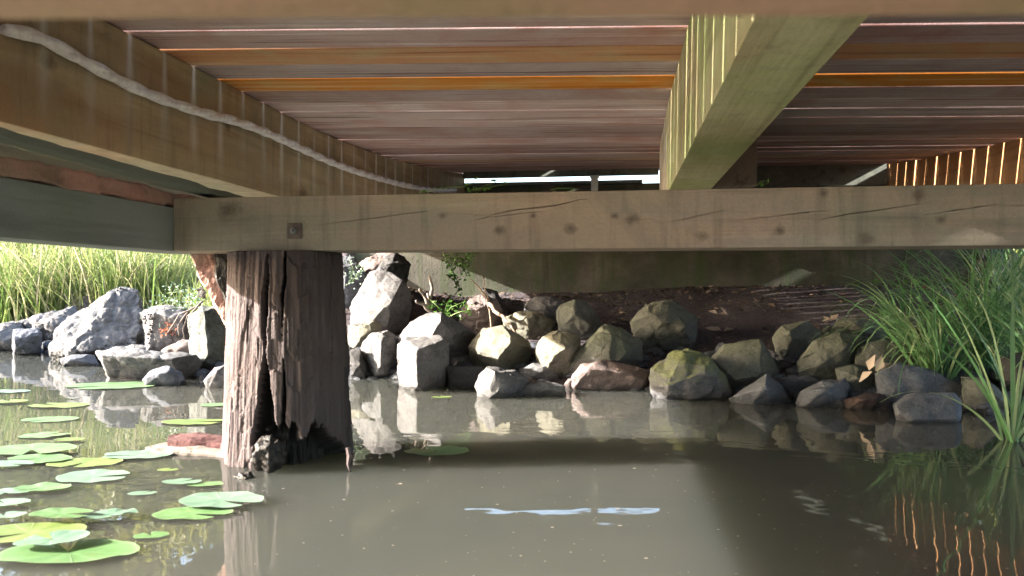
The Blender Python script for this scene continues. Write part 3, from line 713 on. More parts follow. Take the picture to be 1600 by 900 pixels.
RK = [
 # left bank
 ('large sloping grey boulder with a steep left shoulder on the sunny left bank', 6.75, [(72, 548), (95, 505), (145, 470), (182, 447), (215, 452), (226, 490), (222, 548), (150, 560), (80, 560)], [(130, 505, .15), (108, 550, .3), (168, 468, .1), (205, 545, .25)], .5, 'r_grey', .014),
 ('small square blue-grey block left of the large sloping boulder', 7.2, [(20, 514), (60, 511), (67, 520), (64, 552), (20, 555)], [(24, 520, .1), (60, 520, .1), (24, 535, .14)], .25, 'r_blue', .006),
 ('pale flat stone cut off by the left edge of the photo', 7.3, [(-40, 512), (10, 505), (32, 500), (40, 520), (24, 545), (-40, 548)], [(0, 530, .1)], .4, 'r_pale', .008),
 ('low pale ledge between the left grass and the square block', 7.7, [(30, 503), (70, 490), (118, 478), (130, 505), (90, 530), (50, 520)], [(80, 505, .1)], .4, 'r_pale', .01),
 ('small pale stone at the foot of the left reeds behind the large boulder', 7.3, [(95, 485), (112, 466), (140, 462), (160, 478), (150, 505), (105, 505)], [(130, 480, .08)], .3, 'r_pink', .008),
 ('thin flat wet stone at the toe of the large sloping boulder', 6.5, [(92, 560), (112, 552), (148, 555), (156, 570), (96, 572)], [(110, 562, .05)], .2, 'r_blue', .004),
 ('long flat-topped slab lying at the waterline left of the pile', 5.75, [(150, 550), (188, 543), (270, 549), (306, 553), (318, 568), (312, 590), (240, 592), (165, 582)], [(158, 556, .1), (300, 562, .12), (230, 575, .08)], .3, 'r_grey', .008),
 ('low rounded blue stone in the water before the long slab', 5.3, [(222, 594), (238, 577), (262, 571), (284, 581), (292, 600), (225, 603)], [(258, 580, .06)], .2, 'r_blue', .006),
 ('grey-green angular boulder half hidden behind the big pile', 5.75, [(292, 492), (315, 478), (345, 480), (362, 520), (362, 572), (330, 565), (303, 542)], [(318, 487, .12), (328, 545, .18)], .35, 'r_green', .008),
 ('pale boulder with the silvery plant on it, right of the large sloping boulder', 6.1, [(218, 488), (245, 475), (290, 478), (302, 500), (292, 540), (228, 548)], [(240, 490, .1), (285, 500, .1)], .35, 'r_pale', .01),
 ('pale wedge-shaped boulder at the top of the left bank under the crossbeam end', 6.6, [(260, 445), (290, 425), (335, 420), (350, 450), (335, 482), (265, 474)], [(300, 445, .1)], .4, 'r_pale', .008),
 ('small tan stone wedged above the long flat slab', 5.95, [(252, 548), (285, 530), (312, 535), (322, 555), (262, 558)], [(290, 540, .05)], .2, 'r_pink', .006),
 ('white-edged stone touching the left side of the pile at the water', 5.1, [(318, 596), (334, 572), (362, 566), (366, 604), (326, 606)], [(340, 580, .06)], .2, 'r_pale', .006),
 ('low grey stone behind the long slab below the silvery plant', 6.0, [(185, 545), (205, 538), (235, 540), (255, 548), (240, 560), (190, 556)], [(215, 545, .04)], .2, 'r_grey', .005),
 # just right of the pile
 ('big grey boulder directly behind the right edge of the pile', 5.95, [(520, 400), (560, 404), (577, 430), (566, 470), (545, 500), (518, 500)], [(545, 430, .1)], .35, 'r_blue', .01),
 ('pinkish boulder high on the bank under the crossbeam', 6.0, [(548, 445), (560, 412), (590, 396), (622, 396), (610, 430), (580, 450)], [(585, 410, .08)], .35, 'r_pink', .008),
 ('dark rounded boulder topmost of the heap beside the wall', 5.75, [(588, 420), (600, 402), (618, 396), (632, 402), (641, 414), (636, 426), (620, 433), (598, 430)], [(612, 410, .08), (630, 412, .06)], .25, 'r_dark', .008),
 ('tall tilted rectangular block with a bright left face right of the pile', 5.5, [(545, 482), (578, 426), (594, 418), (629, 436), (641, 455), (644, 476), (620, 506), (598, 517), (575, 512), (545, 508)], [(629, 437, .10), (592, 503, .26), (585, 428, .05), (612, 470, .20)], .4, 'r_pale', .005),
 ('low pale block under the tall tilted block', 5.4, [(543, 508), (585, 501), (597, 506), (585, 535), (565, 548), (543, 550)], [(580, 508, .08), (560, 530, .1)], .3, 'r_yel', .006),
 ('cracked grey boulder standing between the pile and the front cube', 5.2, [(566, 532), (580, 519), (605, 516), (618, 526), (620, 560), (612, 582), (590, 588), (574, 577), (566, 552)], [(592, 525, .1), (595, 570, .16), (578, 535, .06)], .3, 'r_grey', .009),
 ('small dark stone at the waterline touching the right edge of the pile', 5.3, [(545, 545), (562, 545), (575, 575), (570, 590), (548, 592)], [(560, 565, .05)], .2, 'r_dark', .006),
 ('broad wedge boulder with a bright left and a black right face', 5.25, [(614, 542), (640, 502), (674, 487), (690, 487), (722, 505), (748, 524), (740, 552), (700, 566), (640, 560)], [(689, 492, .18), (687, 528, .28), (655, 505, .06)], .45, 'r_pale', .006),
 ('bright cube-like boulder in front at the waterline', 5.0, [(620, 537), (636, 526), (686, 523), (701, 536), (702, 565), (696, 592), (655, 605), (620, 602)], [(651, 558, .22), (652, 604, .24), (660, 535, .1)], .4, 'r_pale', .006),
 ('thin driftwood-like stone ledge under the yellow boulder', 5.1, [(703, 558), (725, 555), (745, 553), (790, 562), (808, 572), (760, 573), (706, 572)], [(735, 560, .05)], .2, 'r_pale', .006),
 ('shaded blue-grey block right of the bright cube', 5.15, [(698, 572), (755, 573), (764, 604), (700, 606)], [(730, 580, .03)], .25, 'r_dark', .006),
 ('small dark stone with a lit left edge standing in the water', 4.72, [(741, 604), (748, 587), (762, 571), (800, 576), (826, 590), (816, 612), (764, 620), (746, 618)], [(767, 577, .10), (768, 612, .14)], .25, 'r_grey', .008),
 ('yellow lichen-covered wedge boulder with a dark right side', 5.15, [(730, 541), (756, 513), (786, 509), (826, 531), (834, 551), (816, 573), (792, 577), (736, 552)], [(800, 528, .14), (785, 563, .2), (760, 522, .06)], .35, 'r_yel', .006),
 ('pinkish boulder behind the twigs left of the yellow boulder', 5.45, [(713, 488), (735, 466), (757, 456), (776, 468), (790, 492), (772, 516), (745, 518), (718, 502)], [(750, 475, .1)], .3, 'r_pink', .009),
 ('dark tilted slab leaning behind the twigs', 5.5, [(755, 450), (775, 454), (793, 488), (784, 498), (768, 490)], [(775, 470, .04)], .2, 'r_dark', .005),
 ('flat mottled boulder dappled with leaf shadow above the yellow one', 5.3, [(783, 498), (805, 488), (840, 486), (868, 502), (862, 522), (825, 530), (795, 518)], [(825, 500, .1)], .3, 'r_yel', .008),
 ('blue-grey stone at the back against the leaf litter, left of the tall green one', 5.45, [(818, 477), (835, 463), (860, 465), (884, 472), (880, 502), (850, 507), (828, 492)], [(850, 480, .08)], .3, 'r_grey', .008),
 ('tall olive-grey boulder in the middle of the back row', 5.25, [(868, 482), (898, 467), (922, 478), (938, 506), (932, 530), (905, 532), (872, 518)], [(895, 490, .12), (925, 510, .1)], .35, 'r_green', .009),
 ('yellow-topped boulder with a black cleft right of the yellow wedge', 5.05, [(835, 548), (846, 526), (872, 515), (902, 524), (912, 540), (895, 568), (872, 588), (846, 572)], [(858, 528, .08), (860, 560, .14), (882, 545, .16)], .35, 'r_yel', .008),
 ('broad green-tinged boulder above the pink slab', 4.95, [(888, 578), (894, 552), (925, 526), (950, 503), (976, 510), (1004, 537), (1002, 562), (962, 574), (920, 580), (896, 586)], [(925, 535, .08), (962, 560, .18), (905, 560, .08), (960, 520, .06)], .4, 'r_moss', .008),
 ('long pink slab lying along the waterline in the centre', 4.85, [(892, 592), (908, 570), (940, 563), (990, 570), (1022, 578), (1018, 606), (960, 610), (895, 606)], [(920, 576, .08), (1005, 585, .08)], .35, 'r_pink', .007),
 ('small white-topped dark stone left of the pink slab', 4.9, [(811, 577), (833, 568), (864, 570), (872, 590), (842, 598), (815, 588)], [(838, 575, .06)], .2, 'r_grey', .006),
 ('low flat wet stone almost under water before the centre stones', 4.62, [(806, 612), (820, 600), (858, 596), (884, 603), (886, 616), (830, 619)], [(845, 603, .04)], .22, 'r_grey', .004),
 ('small reddish stone wedged between two dark stones near the pink slab', 4.75, [(880, 602), (888, 592), (904, 592), (908, 604), (892, 608)], [(892, 597, .02)], .12, 'r_pink', .004),
 ('small grey stone right of the low flat wet stone', 4.7, [(800, 590), (815, 586), (838, 594), (832, 604), (806, 604)], [(820, 592, .03)], .15, 'r_pink', .005),
 ('large dark grey boulder alone on the soil right of centre', 5.1, [(985, 505), (1008, 472), (1040, 468), (1086, 492), (1094, 520), (1076, 546), (1030, 549), (996, 537)], [(1020, 500, .12), (1070, 510, .12)], .4, 'r_green', .008),
 ('boulder with a bright moss cap on its left shoulder at the water', 4.62, [(1018, 602), (1022, 578), (1048, 552), (1075, 549), (1106, 560), (1130, 588), (1138, 614), (1100, 624), (1050, 620)], [(1060, 565, .1), (1105, 580, .12), (1045, 600, .1)], .4, 'r_mosscap', .013),
 ('smooth green-topped boulder above the pyramid stone', 4.7, [(1111, 556), (1132, 537), (1188, 530), (1203, 548), (1220, 590), (1176, 602), (1148, 606), (1126, 584)], [(1150, 590, .14), (1185, 585, .14), (1130, 555, .06), (1190, 540, .05)], .35, 'r_moss', .006),
 ('grey pyramid-shaped stone at the waterline', 4.4, [(1138, 622), (1168, 602), (1198, 582), (1222, 602), (1238, 627), (1190, 630)], [(1195, 606, .16)], .3, 'r_blue', .005),
 ('grey boulder with a brown patch at the back right of the green-topped one', 4.85, [(1208, 527), (1220, 507), (1262, 500), (1283, 520), (1262, 545), (1236, 562), (1213, 552)], [(1235, 522, .1), (1225, 548, .08)], .3, 'r_green', .006),
 ('large grey-green boulder in the right group with a black hollow below', 4.55, [(1243, 567), (1275, 532), (1312, 516), (1348, 527), (1338, 560), (1310, 590), (1270, 592), (1246, 582)], [(1280, 560, .1), (1320, 542, .12)], .35, 'r_green', .008),
 ('pale green flat-topped stone at the back left of the sedge', 4.8, [(1295, 518), (1308, 498), (1340, 495), (1372, 505), (1388, 532), (1350, 538), (1302, 528)], [(1340, 515, .08)], .3, 'r_green', .007),
 ('blue-grey pitted stone at the waterline right of the pyramid stone', 4.25, [(1243, 630), (1250, 611), (1285, 594), (1320, 592), (1331, 610), (1322, 632), (1280, 636)], [(1290, 610, .08)], .3, 'r_blue', .008),
 ('flat lilac-grey stone tucked behind the pitted one', 4.45, [(1218, 590), (1262, 585), (1284, 596), (1250, 614), (1226, 608)], [(1245, 596, .04)], .2, 'r_blue', .005),
 ('small dark stone carrying a single dry leaf', 4.3, [(1305, 576), (1340, 567), (1372, 576), (1366, 606), (1335, 618), (1308, 600)], [(1345, 590, .08)], .2, 'r_green', .005),
 ('wide hollowed grey slab left of the sedge roots', 4.5, [(1332, 556), (1355, 535), (1395, 530), (1445, 536), (1466, 562), (1410, 590), (1350, 574)], [(1390, 560, .06)], .35, 'r_green', .01),
 ('long grey slab sloping to the water under the sedge', 4.25, [(1366, 584), (1400, 567), (1440, 574), (1506, 602), (1512, 630), (1440, 630), (1372, 618)], [(1420, 595, .06)], .35, 'r_blue', .008),
 ('oblong bright blue-grey block standing out of the water at the right', 3.8, [(1396, 632), (1414, 617), (1440, 619), (1492, 613), (1503, 626), (1500, 656), (1414, 658)], [(1420, 628, .05), (1490, 624, .05), (1418, 655, .05), (1494, 655, .05)], .28, 'r_blue', .005),
 ('dark reddish broken stone low at the water between blue stones', 4.1, [(1318, 624), (1345, 615), (1382, 616), (1392, 630), (1345, 640), (1322, 638)], [(1350, 624, .03)], .2, 'r_reddark', .009),
 ('dark slanted stone half hidden by the sedge at the far right', 4.1, [(1500, 588), (1535, 590), (1580, 622), (1585, 642), (1550, 636), (1515, 612)], [(1545, 610, .06)], .3, 'r_green', .008),
 ('dark boulder behind the sedge at the right frame edge', 4.4, [(1560, 560), (1600, 550), (1660, 570), (1665, 610), (1600, 620), (1565, 600)], [(1610, 580, .1)], .35, 'r_dark', .01),
]
M['r_reddark'] = rock_mat('dark_red_stone', (.085, .055, .052), (.035, .026, .026), (.17, .12, .11))
M['r_mosscap'] = rock_mat('moss_capped_basalt', (.22, .22, .235), (.11, .11, .12), (.32, .32, .34), moss=(.17, .20, .07), moss_amt=.9)
for rk in RK:
    lb, t, out, fr, th, mt, am = rk
    rock(lb, t, out, fr, th, mt, am)

# rubble filling the gaps between the boulders
def rubble():
    bm = bmesh.new()
    for i in range(1100):
        x = random.uniform(-3.8, 2.0); sy = float(np.interp(x, SHX, SHY))
        y = sy + random.uniform(-.08, .5)
        
        z = ground_z(x, y); s = random.uniform(.012, .04)
        r = bmesh.ops.create_icosphere(bm, subdivisions=2, radius=s)
        sx, sy_, sz = random.uniform(.8, 1.5), random.uniform(.8, 1.3), random.uniform(.5, .9); a = random.uniform(0, 6.28)
        for v in r['verts']:
            p = v.co.copy(); k = 1 + .45 * noise.noise(p / s * .9 + Vector((i, 0, 0)))
            p = Vector((p.x * sx, p.y * sy_, p.z * sz)) * k; v.co = Vector((p.x * math.cos(a) - p.y * math.sin(a) + x, p.x * math.sin(a) + p.y * math.cos(a) + y, p.z + z + s * .2))
    return bm_mesh('rubble', bm, False)
tag(link('rubble', rubble(), M['r_blue']), 'small broken stones filling the gaps between the boulders', 'rubble', kind='stuff')

# ------------------------------------------------------------------ blades, leaves
class Blades:
    def __init__(s): s.v = []; s.f = []; s.t = []
    def add(s, p, az, L, w_, lean, droop, tint, n=7, side=None):
        p = Vector(p); d = Vector((math.cos(az), math.sin(az), 0)); sd = Vector((-math.sin(az), math.cos(az), 0))
        if side is not None: sd = (sd * math.cos(side) + d * math.sin(side))
        th = lean; i0 = len(s.v); q = p.copy(); st = L / n
        for i in range(n + 1):
            k = i / n; ww = w_ * (1 - k ** 2.2) * (.7 + .3 * min(1, k * 5)) * .5 + .0004
            s.v.append(q - sd * ww); s.v.append(q + sd * ww); s.t += [tint, tint]
            th += droop / n * (.4 + 1.2 * k)
            q = q + (d * math.sin(th) + Vector((0, 0, 1)) * math.cos(th)) * st
        for i in range(n): s.f.append((i0 + 2 * i, i0 + 2 * i + 1, i0 + 2 * i + 3, i0 + 2 * i + 2))
    def leaf(s, p, nrm, up, L, w_, tint, fold=.25):
        """small pointed leaf of four faces"""
        p = Vector(p); up = Vector(up).normalized(); nrm = Vector(nrm); sd = up.cross(nrm)
        if sd.length < 1e-4: sd = up.orthogonal()
        sd.normalize(); n2 = sd.cross(up); i0 = len(s.v)
        s.v += [p, p + up * L * .4 + sd * w_ * .5 + n2 * fold * w_, p + up * L, p + up * L * .4 - sd * w_ * .5 + n2 * fold * w_, p + up * L * .45]
        s.t += [tint] * 5; s.f += [(i0, i0 + 1, i0 + 4), (i0 + 1, i0 + 2, i0 + 4), (i0 + 2, i0 + 3, i0 + 4), (i0 + 3, i0, i0 + 4)]
    def build(s, name, mat, parent=None):
        me = mesh(name, s.v, s.f, True); at = me.attributes.new('tint', 'FLOAT', 'POINT'); at.data.foreach_set('value', s.t)
        me.materials.append(M[mat])
        if parent is not None: me.transform(Matrix.Translation(-parent.matrix_basis.translation)); return link(name, me, None, parent)
        loc = rebase(me); return link(name, me, None, None, loc)

# sunny reeds on the left bank: one clump each
reeds = [  # px, depth, height, count, tint centre, label
 (-60, 7.9, .95, 260, .35, 'reed clump cut by the left edge of the photo with dark green bases'),
 (18, 7.7, .80, 300, .10, 'deep green reed clump at the far left behind the pale flat stone'),
 (60, 8.1, .85, 300, .75, 'straw-coloured reed clump second from the left edge'),
 (105, 7.8, .72, 300, .60, 'mixed straw and green reed clump behind the low pale ledge'),
 (150, 8.2, .95, 320, .30, 'tall upright green reed clump left of the large sloping boulder top'),
 (190, 7.9, .85, 300, .45, 'bright yellow-green reed clump right above the large sloping boulder'),
 (235, 8.0, .80, 260, .35, 'arching yellow-green reed clump right of the large sloping boulder'),
 (285, 8.6, .80, 240, .55, 'golden reed clump nearest to the pile at the top of the bank'),
 (-140, 8.6, 1.1, 240, .3, 'tall reed clump just outside the left edge of the photo'),
]
for (px, t, h, n, tc, lb) in reeds:
    t *= .74; h *= .78; c = W(px, 450, t); B = Blades()
    for i in range(int(n * 1.5)):
        a = random.uniform(0, 6.28); rr = abs(random.gauss(0, .19)); x, y = c.x + math.cos(a) * rr, c.y + math.sin(a) * rr
        z = ground_z(x, y) - .02
        az = a + random.gauss(0, .7); tn = min(1, max(0, random.gauss(tc, .34)))
        B.add((x, y, z), az, h * random.uniform(.65, 1.4), random.uniform(.006, .013), random.uniform(.0, .45), random.uniform(.1, 2.0), tn, 8, random.uniform(-1.5, 1.5))
    o = B.build('reed_clump', 'reed'); tag(o, lb, 'reeds', 'reed clumps on the left bank')
# low grass cover on the left and far banks
B = Blades()
for i in range(15000):
    x = random.uniform(-13, -2.3); sy = float(np.interp(x, SHX, SHY)); y = sy + .7 + abs(random.gauss(0, 2.0))
    B.add((x, y, ground_z(x, y) - .01), random.uniform(0, 6.28), random.uniform(.12, .42), .010, random.uniform(0, .5), random.uniform(.2, 1.5), random.uniform(0, .8), 4)
for i in range(7000):
    x = random.uniform(2.3, 9); sy = float(np.interp(x, SHX, SHY)); y = sy + .35 + abs(random.gauss(0, 1.6))
    B.add((x, y, ground_z(x, y) - .01), random.uniform(0, 6.28), random.uniform(.15, .5), .011, random.uniform(0, .5), random.uniform(.2, 1.5), random.uniform(0, .5), 4)
tag(B.build('bank_grass', 'reed'), 'short grass covering the banks', 'grass', kind='stuff')

# sedge tussocks on the right: big blades are parts
def tussock(label, root, r, nbig, nfine, L0, L1, az0, azs, wid=(.008, .014), tint=.45, droop=(.8, 2.9), dirs=()):
    px_, py_, k_ = root; tq = GI(px_, py_); root = ray(px_, py_) * tq; r *= .7; L0 *= k_; L1 *= k_
    nfine = nfine // 3; wid = (wid[0] * .75, wid[1] * .9); dirs = [(a, b * k_, c * .7, d, e) for a, b, c, d, e in dirs]
    t = thing('sedge_tussock', label, 'sedge', tuple(root), 'sedge tussocks on the right bank')
    def one(B, big, spec=None):
        a = random.uniform(0, 6.28); rr = abs(random.gauss(0, r)); p = root + Vector((math.cos(a) * rr, math.sin(a) * rr, -.03))
        az = random.gauss(az0, azs)
        if spec: az, L, w_, ln, dr = spec; p = root + Vector((math.cos(a) * rr * .5, math.sin(a) * rr * .5, -.03))
        else: L = random.uniform(L0, L1); w_ = random.uniform(*wid) * (1 if big else .6); ln = random.uniform(.02, .45); dr = random.uniform(*droop)
        B.add(p, az, L, w_, ln, dr, min(1, max(0, random.gauss(tint, .25))), 12, random.uniform(-1.2, 1.2))
    for sp in dirs: B = Blades(); one(B, True, sp); B.build('blade', 'sedge', t)
    for i in range(nbig):
        B = Blades(); one(B, True); B.build('blade', 'sedge', t)
    B = Blades()
    for i in range(nfine): one(B, False)
    tag(B.build('fine_blades', 'sedge', t), kind='stuff')
    return t
LFT = math.pi + YAW
tussock('large arching sedge tussock over the grey slabs at the right', (1462, 598, .66), .05, 46, 170, .45, .95, LFT, 1.15, (.010, .017),
        dirs=[(LFT, 1.0, .016, .10, 2.3), (LFT + .2, .95, .014, .25, 2.0), (LFT, .85, .014, .05, 2.7), (LFT + 3.1, 1.0, .014, .3, 1.8), (LFT - .3, .5, .014, .0, .5), (LFT, .42, .013, .05, .3)])
tussock('dense dark sedge tussock behind the arching one, right of it', (1530, 575, .72), .10, 40, 320, .6, 1.1, LFT + 1.0, 1.6, (.010, .016), .3)
tussock('sedge tussock rooted in the soil left of the arching one', (1412, 525, .80), .04, 24, 80, .35, .65, LFT, .9, (.008, .013), .35)
tussock('upright fresh green sedge rooted in the water at the right edge', (1582, 690, .60), .015, 16, 14, .55, 1.05, 0, 2.4, (.010, .016), .65, (.25, 1.7),
        dirs=[(LFT, .85, .014, .30, 1.3), (LFT, .7, .012, .55, 1.6), (LFT + 3.0, .7, .012, .5, 1.0)])
tussock('sedge tussock partly outside the right edge with long left-leaning blades', (1640, 610, .64), .08, 40, 180, .6, 1.15, LFT, .9, (.009, .015), .45)
tussock('sedge tussock high on the bank beneath the crossbeam at the right', (1565, 520, .82), .10, 30, 260, .5, .9, LFT + 1.5, 2, (.009, .014), .6)
tussock('far sedge tussock beside the wall end at the right', (1590, 478, .9), .15, 20, 260, .5, 1.0, LFT, 2, (.009, .014), .75)

# ------------------------------------------------------------------ shrubs and trees beyond
def tree(name, label, cat, base, h, cr, nleaf, mat, leaf=.12, cz=.6, group='trees beyond the left bank', squash=.8):
    base = Vector(base); t = thing(name, label, cat, tuple(base), group)
    vs, fs = [], []
    def add(pts, rad, n=8):
        v, f = tube(pts, rad, n); k = len(vs); vs.extend(v); fs.extend([tuple(i + k for i in q) for q in f])
    top = base + Vector((random.uniform(-.3, .3), random.uniform(-.3, .3), h * .8))
    tp = [base.lerp(top, i / 8) + Vector((.06 * h * noise.noise((i * .6, base.x, 0)), .06 * h * noise.noise((i * .6, base.y, 4)), 0)) * (i > 0) for i in range(9)]
    add(tp, [h * .022 * (1 - i / 9.5) + .01 for i in range(9)], 10)
    ends = []
    nb = 12
    for k in range(nb):
        s0 = tp[2 + k % 6]; a = k * 2.4 + random.uniform(-.3, .3); el = random.uniform(.1, .9); L = cr * random.uniform(.6, 1.0)
        e = s0 + Vector((math.cos(a) * math.cos(el), math.sin(a) * math.cos(el), math.sin(el))) * L
        mid = s0.lerp(e, .5) + Vector((0, 0, -.06 * L)); add([s0, mid, e], [h * .008, h * .005, .006], 6); ends.append((mid, e))
    link('trunk', rel(mesh('trunk', vs, fs, True), t), M['bark'], t)
    B = Blades(); c = base + Vector((0, 0, h * cz))
    clumps = []
    for k in range(46):
        if k < nb * 2: p = ends[k // 2][k % 2] + Vector([random.gauss(0, .15 * cr) for _ in range(3)])
        else:
            d = Vector([random.gauss(0, 1) for _ in range(3)]).normalized() * random.uniform(.5, 1) ** .5
            p = c + Vector((d.x * cr, d.y * cr, d.z * h * (1 - cz) * squash * 1.2))
        clumps.append((p, cr * random.uniform(.12, .32), random.gauss(.45, .22)))
    for i in range(nleaf):
        p, rr, tc = random.choice(clumps)
        q = p + Vector([random.gauss(0, 1) for _ in range(3)]).normalized() * rr * random.uniform(.3, 1.1)
        if q.z < base.z + .05: continue
        B.leaf(q, [random.gauss(0, 1) for _ in range(3)], [random.gauss(0, .8), random.gauss(0, .8), random.gauss(-.2, .7)], leaf * random.uniform(.7, 1.4), leaf * .6, min(1, max(0, tc + random.gauss(0, .15))))
    B.build('crown', mat, t); return t
def at(px, t): 
    p = W(px, 450, t); return (p.x, p.y, ground_z(p.x, p.y) - .05)
tree('shrub', 'yellow-green shrub behind the reeds nearest the crossbeam end', 'shrub', at(265, 10.5), 2.3, 1.3, 7000, 'olive_leaf', .09, .5, 'shrubs behind the reeds')
tree('shrub', 'green shrub behind the middle of the left reeds', 'shrub', at(150, 11.0), 2.4, 1.5, 7000, 'tree_leaf', .09, .5, 'shrubs behind the reeds')
tree('shrub', 'broad shrub behind the reeds at the left edge', 'shrub', at(20, 11.5), 2.6, 1.8, 7000, 'olive_leaf', .09, .5, 'shrubs behind the reeds')
tree('shrub', 'large dark shrub beyond the left edge of the photo', 'shrub', at(-160, 11), 2.8, 1.8, 6000, 'tree_leaf', .1, .5, 'shrubs behind the reeds')
tree('tree', 'tall tree behind the left bank leftmost in the reflection', 'tree', at(-60, 17), 8.5, 3.2, 9000, 'tree_leaf', .2)
tree('tree', 'yellow-green tree behind the left bank mirrored beside the pile', 'tree', at(250, 15), 6.5, 2.4, 9000, 'olive_leaf', .17)
tree('tree', 'tall slender tree mirrored between the two other left trees', 'tree', at(110, 19), 9.5, 2.6, 9000, 'tree_leaf', .2)
tree('tree', 'broad tree far behind the left end of the crossbeam', 'tree', at(420, 22), 7.5, 3.4, 8000, 'tree_leaf', .22)
tree('shrub', 'sunlit yellow-green shrub beyond the right end of the wall', 'shrub', at(1570, 8.5), 2.0, 1.2, 6000, 'olive_leaf', .09, .5, 'shrubs at the right of the wall')
tree('shrub', 'dark green shrub at the right edge beyond the wall', 'shrub', at(1720, 8.0), 2.4, 1.5, 6000, 'tree_leaf', .09, .5, 'shrubs at the right of the wall')
tree('tree', 'tall tree standing behind the right bank', 'tree', at(1760, 15), 8, 3.2, 8000, 'tree_leaf', .2, .6, 'trees beyond the right bank')

# white post of the railing beyond the bridge end
r_ = ray(929, 290); p = r_ * (5.37 / r_.y)
po = thing('slot_post', 'short white post standing in the bright slot at the bridge end', 'post', (p.x, p.y, .56))
link('post', rel(bm_mesh('post', box_bm(p.x - .024, p.x + .024, p.y - .02, p.y + .02, .56, .765, .003)), po), M['white'], po)
link('post_cap', rel(bm_mesh('post_cap', box_bm(p.x - .032, p.x + .032, p.y - .026, p.y + .026, .766, .782, .003)), po), M['white'], po)

# ------------------------------------------------------------------ lily pads
def pad(label, px, py, hw, mat, rot=0, cup=.03, raise_=0.0, asp=.62, notch=1):
    c = G(px, py); t = -c.dot(Vector((0, 0, 1))) / ((py - 450) / 1200.0)
    r = hw / 1200.0 * t; vs = [(0, 0, 0)]; an = [0]; rd = [0]; fs = []
    NA, NR = 48, 6; seed = px * .37 + py
    th0 = random.uniform(0, 6.28)
    for j in range(1, NR + 1):
        for i in range(NA + 1):
            f = i / NA; a = .20 + f * (2 * math.pi - .40); k = j / NR
            lobes = 1.0 + .10 * math.cos(a) * -1
            # heart notch at a = 0
            rr = r * k * (1 + .05 * noise.noise((math.cos(a) * 2, math.sin(a) * 2, seed)) + .02 * noise.noise((math.cos(a) * 9, math.sin(a) * 9, seed)))
            rr *= 1 - .10 * math.exp(-((min(a, 2 * math.pi - a)) / .35) ** 2)
            x, y = rr * math.cos(a + th0), rr * math.sin(a + th0)
            z = cup * .55 * r * (k ** 3) * (1 + 2.2 * noise.noise((math.cos(a) * 1.6, math.sin(a) * 1.6, seed + 3))) + .002 + .006 * r * math.sin(a * 9) * k
            z = max(z, .0012)
            vs.append((x, y * asp, z)); an.append(a); rd.append(k)
    for i in range(NA): fs.append((0, 1 + i, 2 + i))
    for j in range(NR - 1):
        for i in range(NA):
            b = 1 + j * (NA + 1) + i; fs.append((b, b + NA + 1, b + NA + 2, b + 1))
    me = mesh('lily_pad', vs, fs, True)
    for nm, dat in (('ang', an), ('rad', rd)): me.attributes.new(nm, 'FLOAT', 'POINT').data.foreach_set('value', dat)
    me.materials.append(M[mat])
    o = link('lily_pad', me, None, None, (c.x, c.y, WZ + raise_), (random.uniform(-.02, .02) if raise_ == 0 else R(14), random.uniform(-.01, .01), YAW + rot))
    return tag(o, label, 'lily pad', 'lily pads floating on the pond')
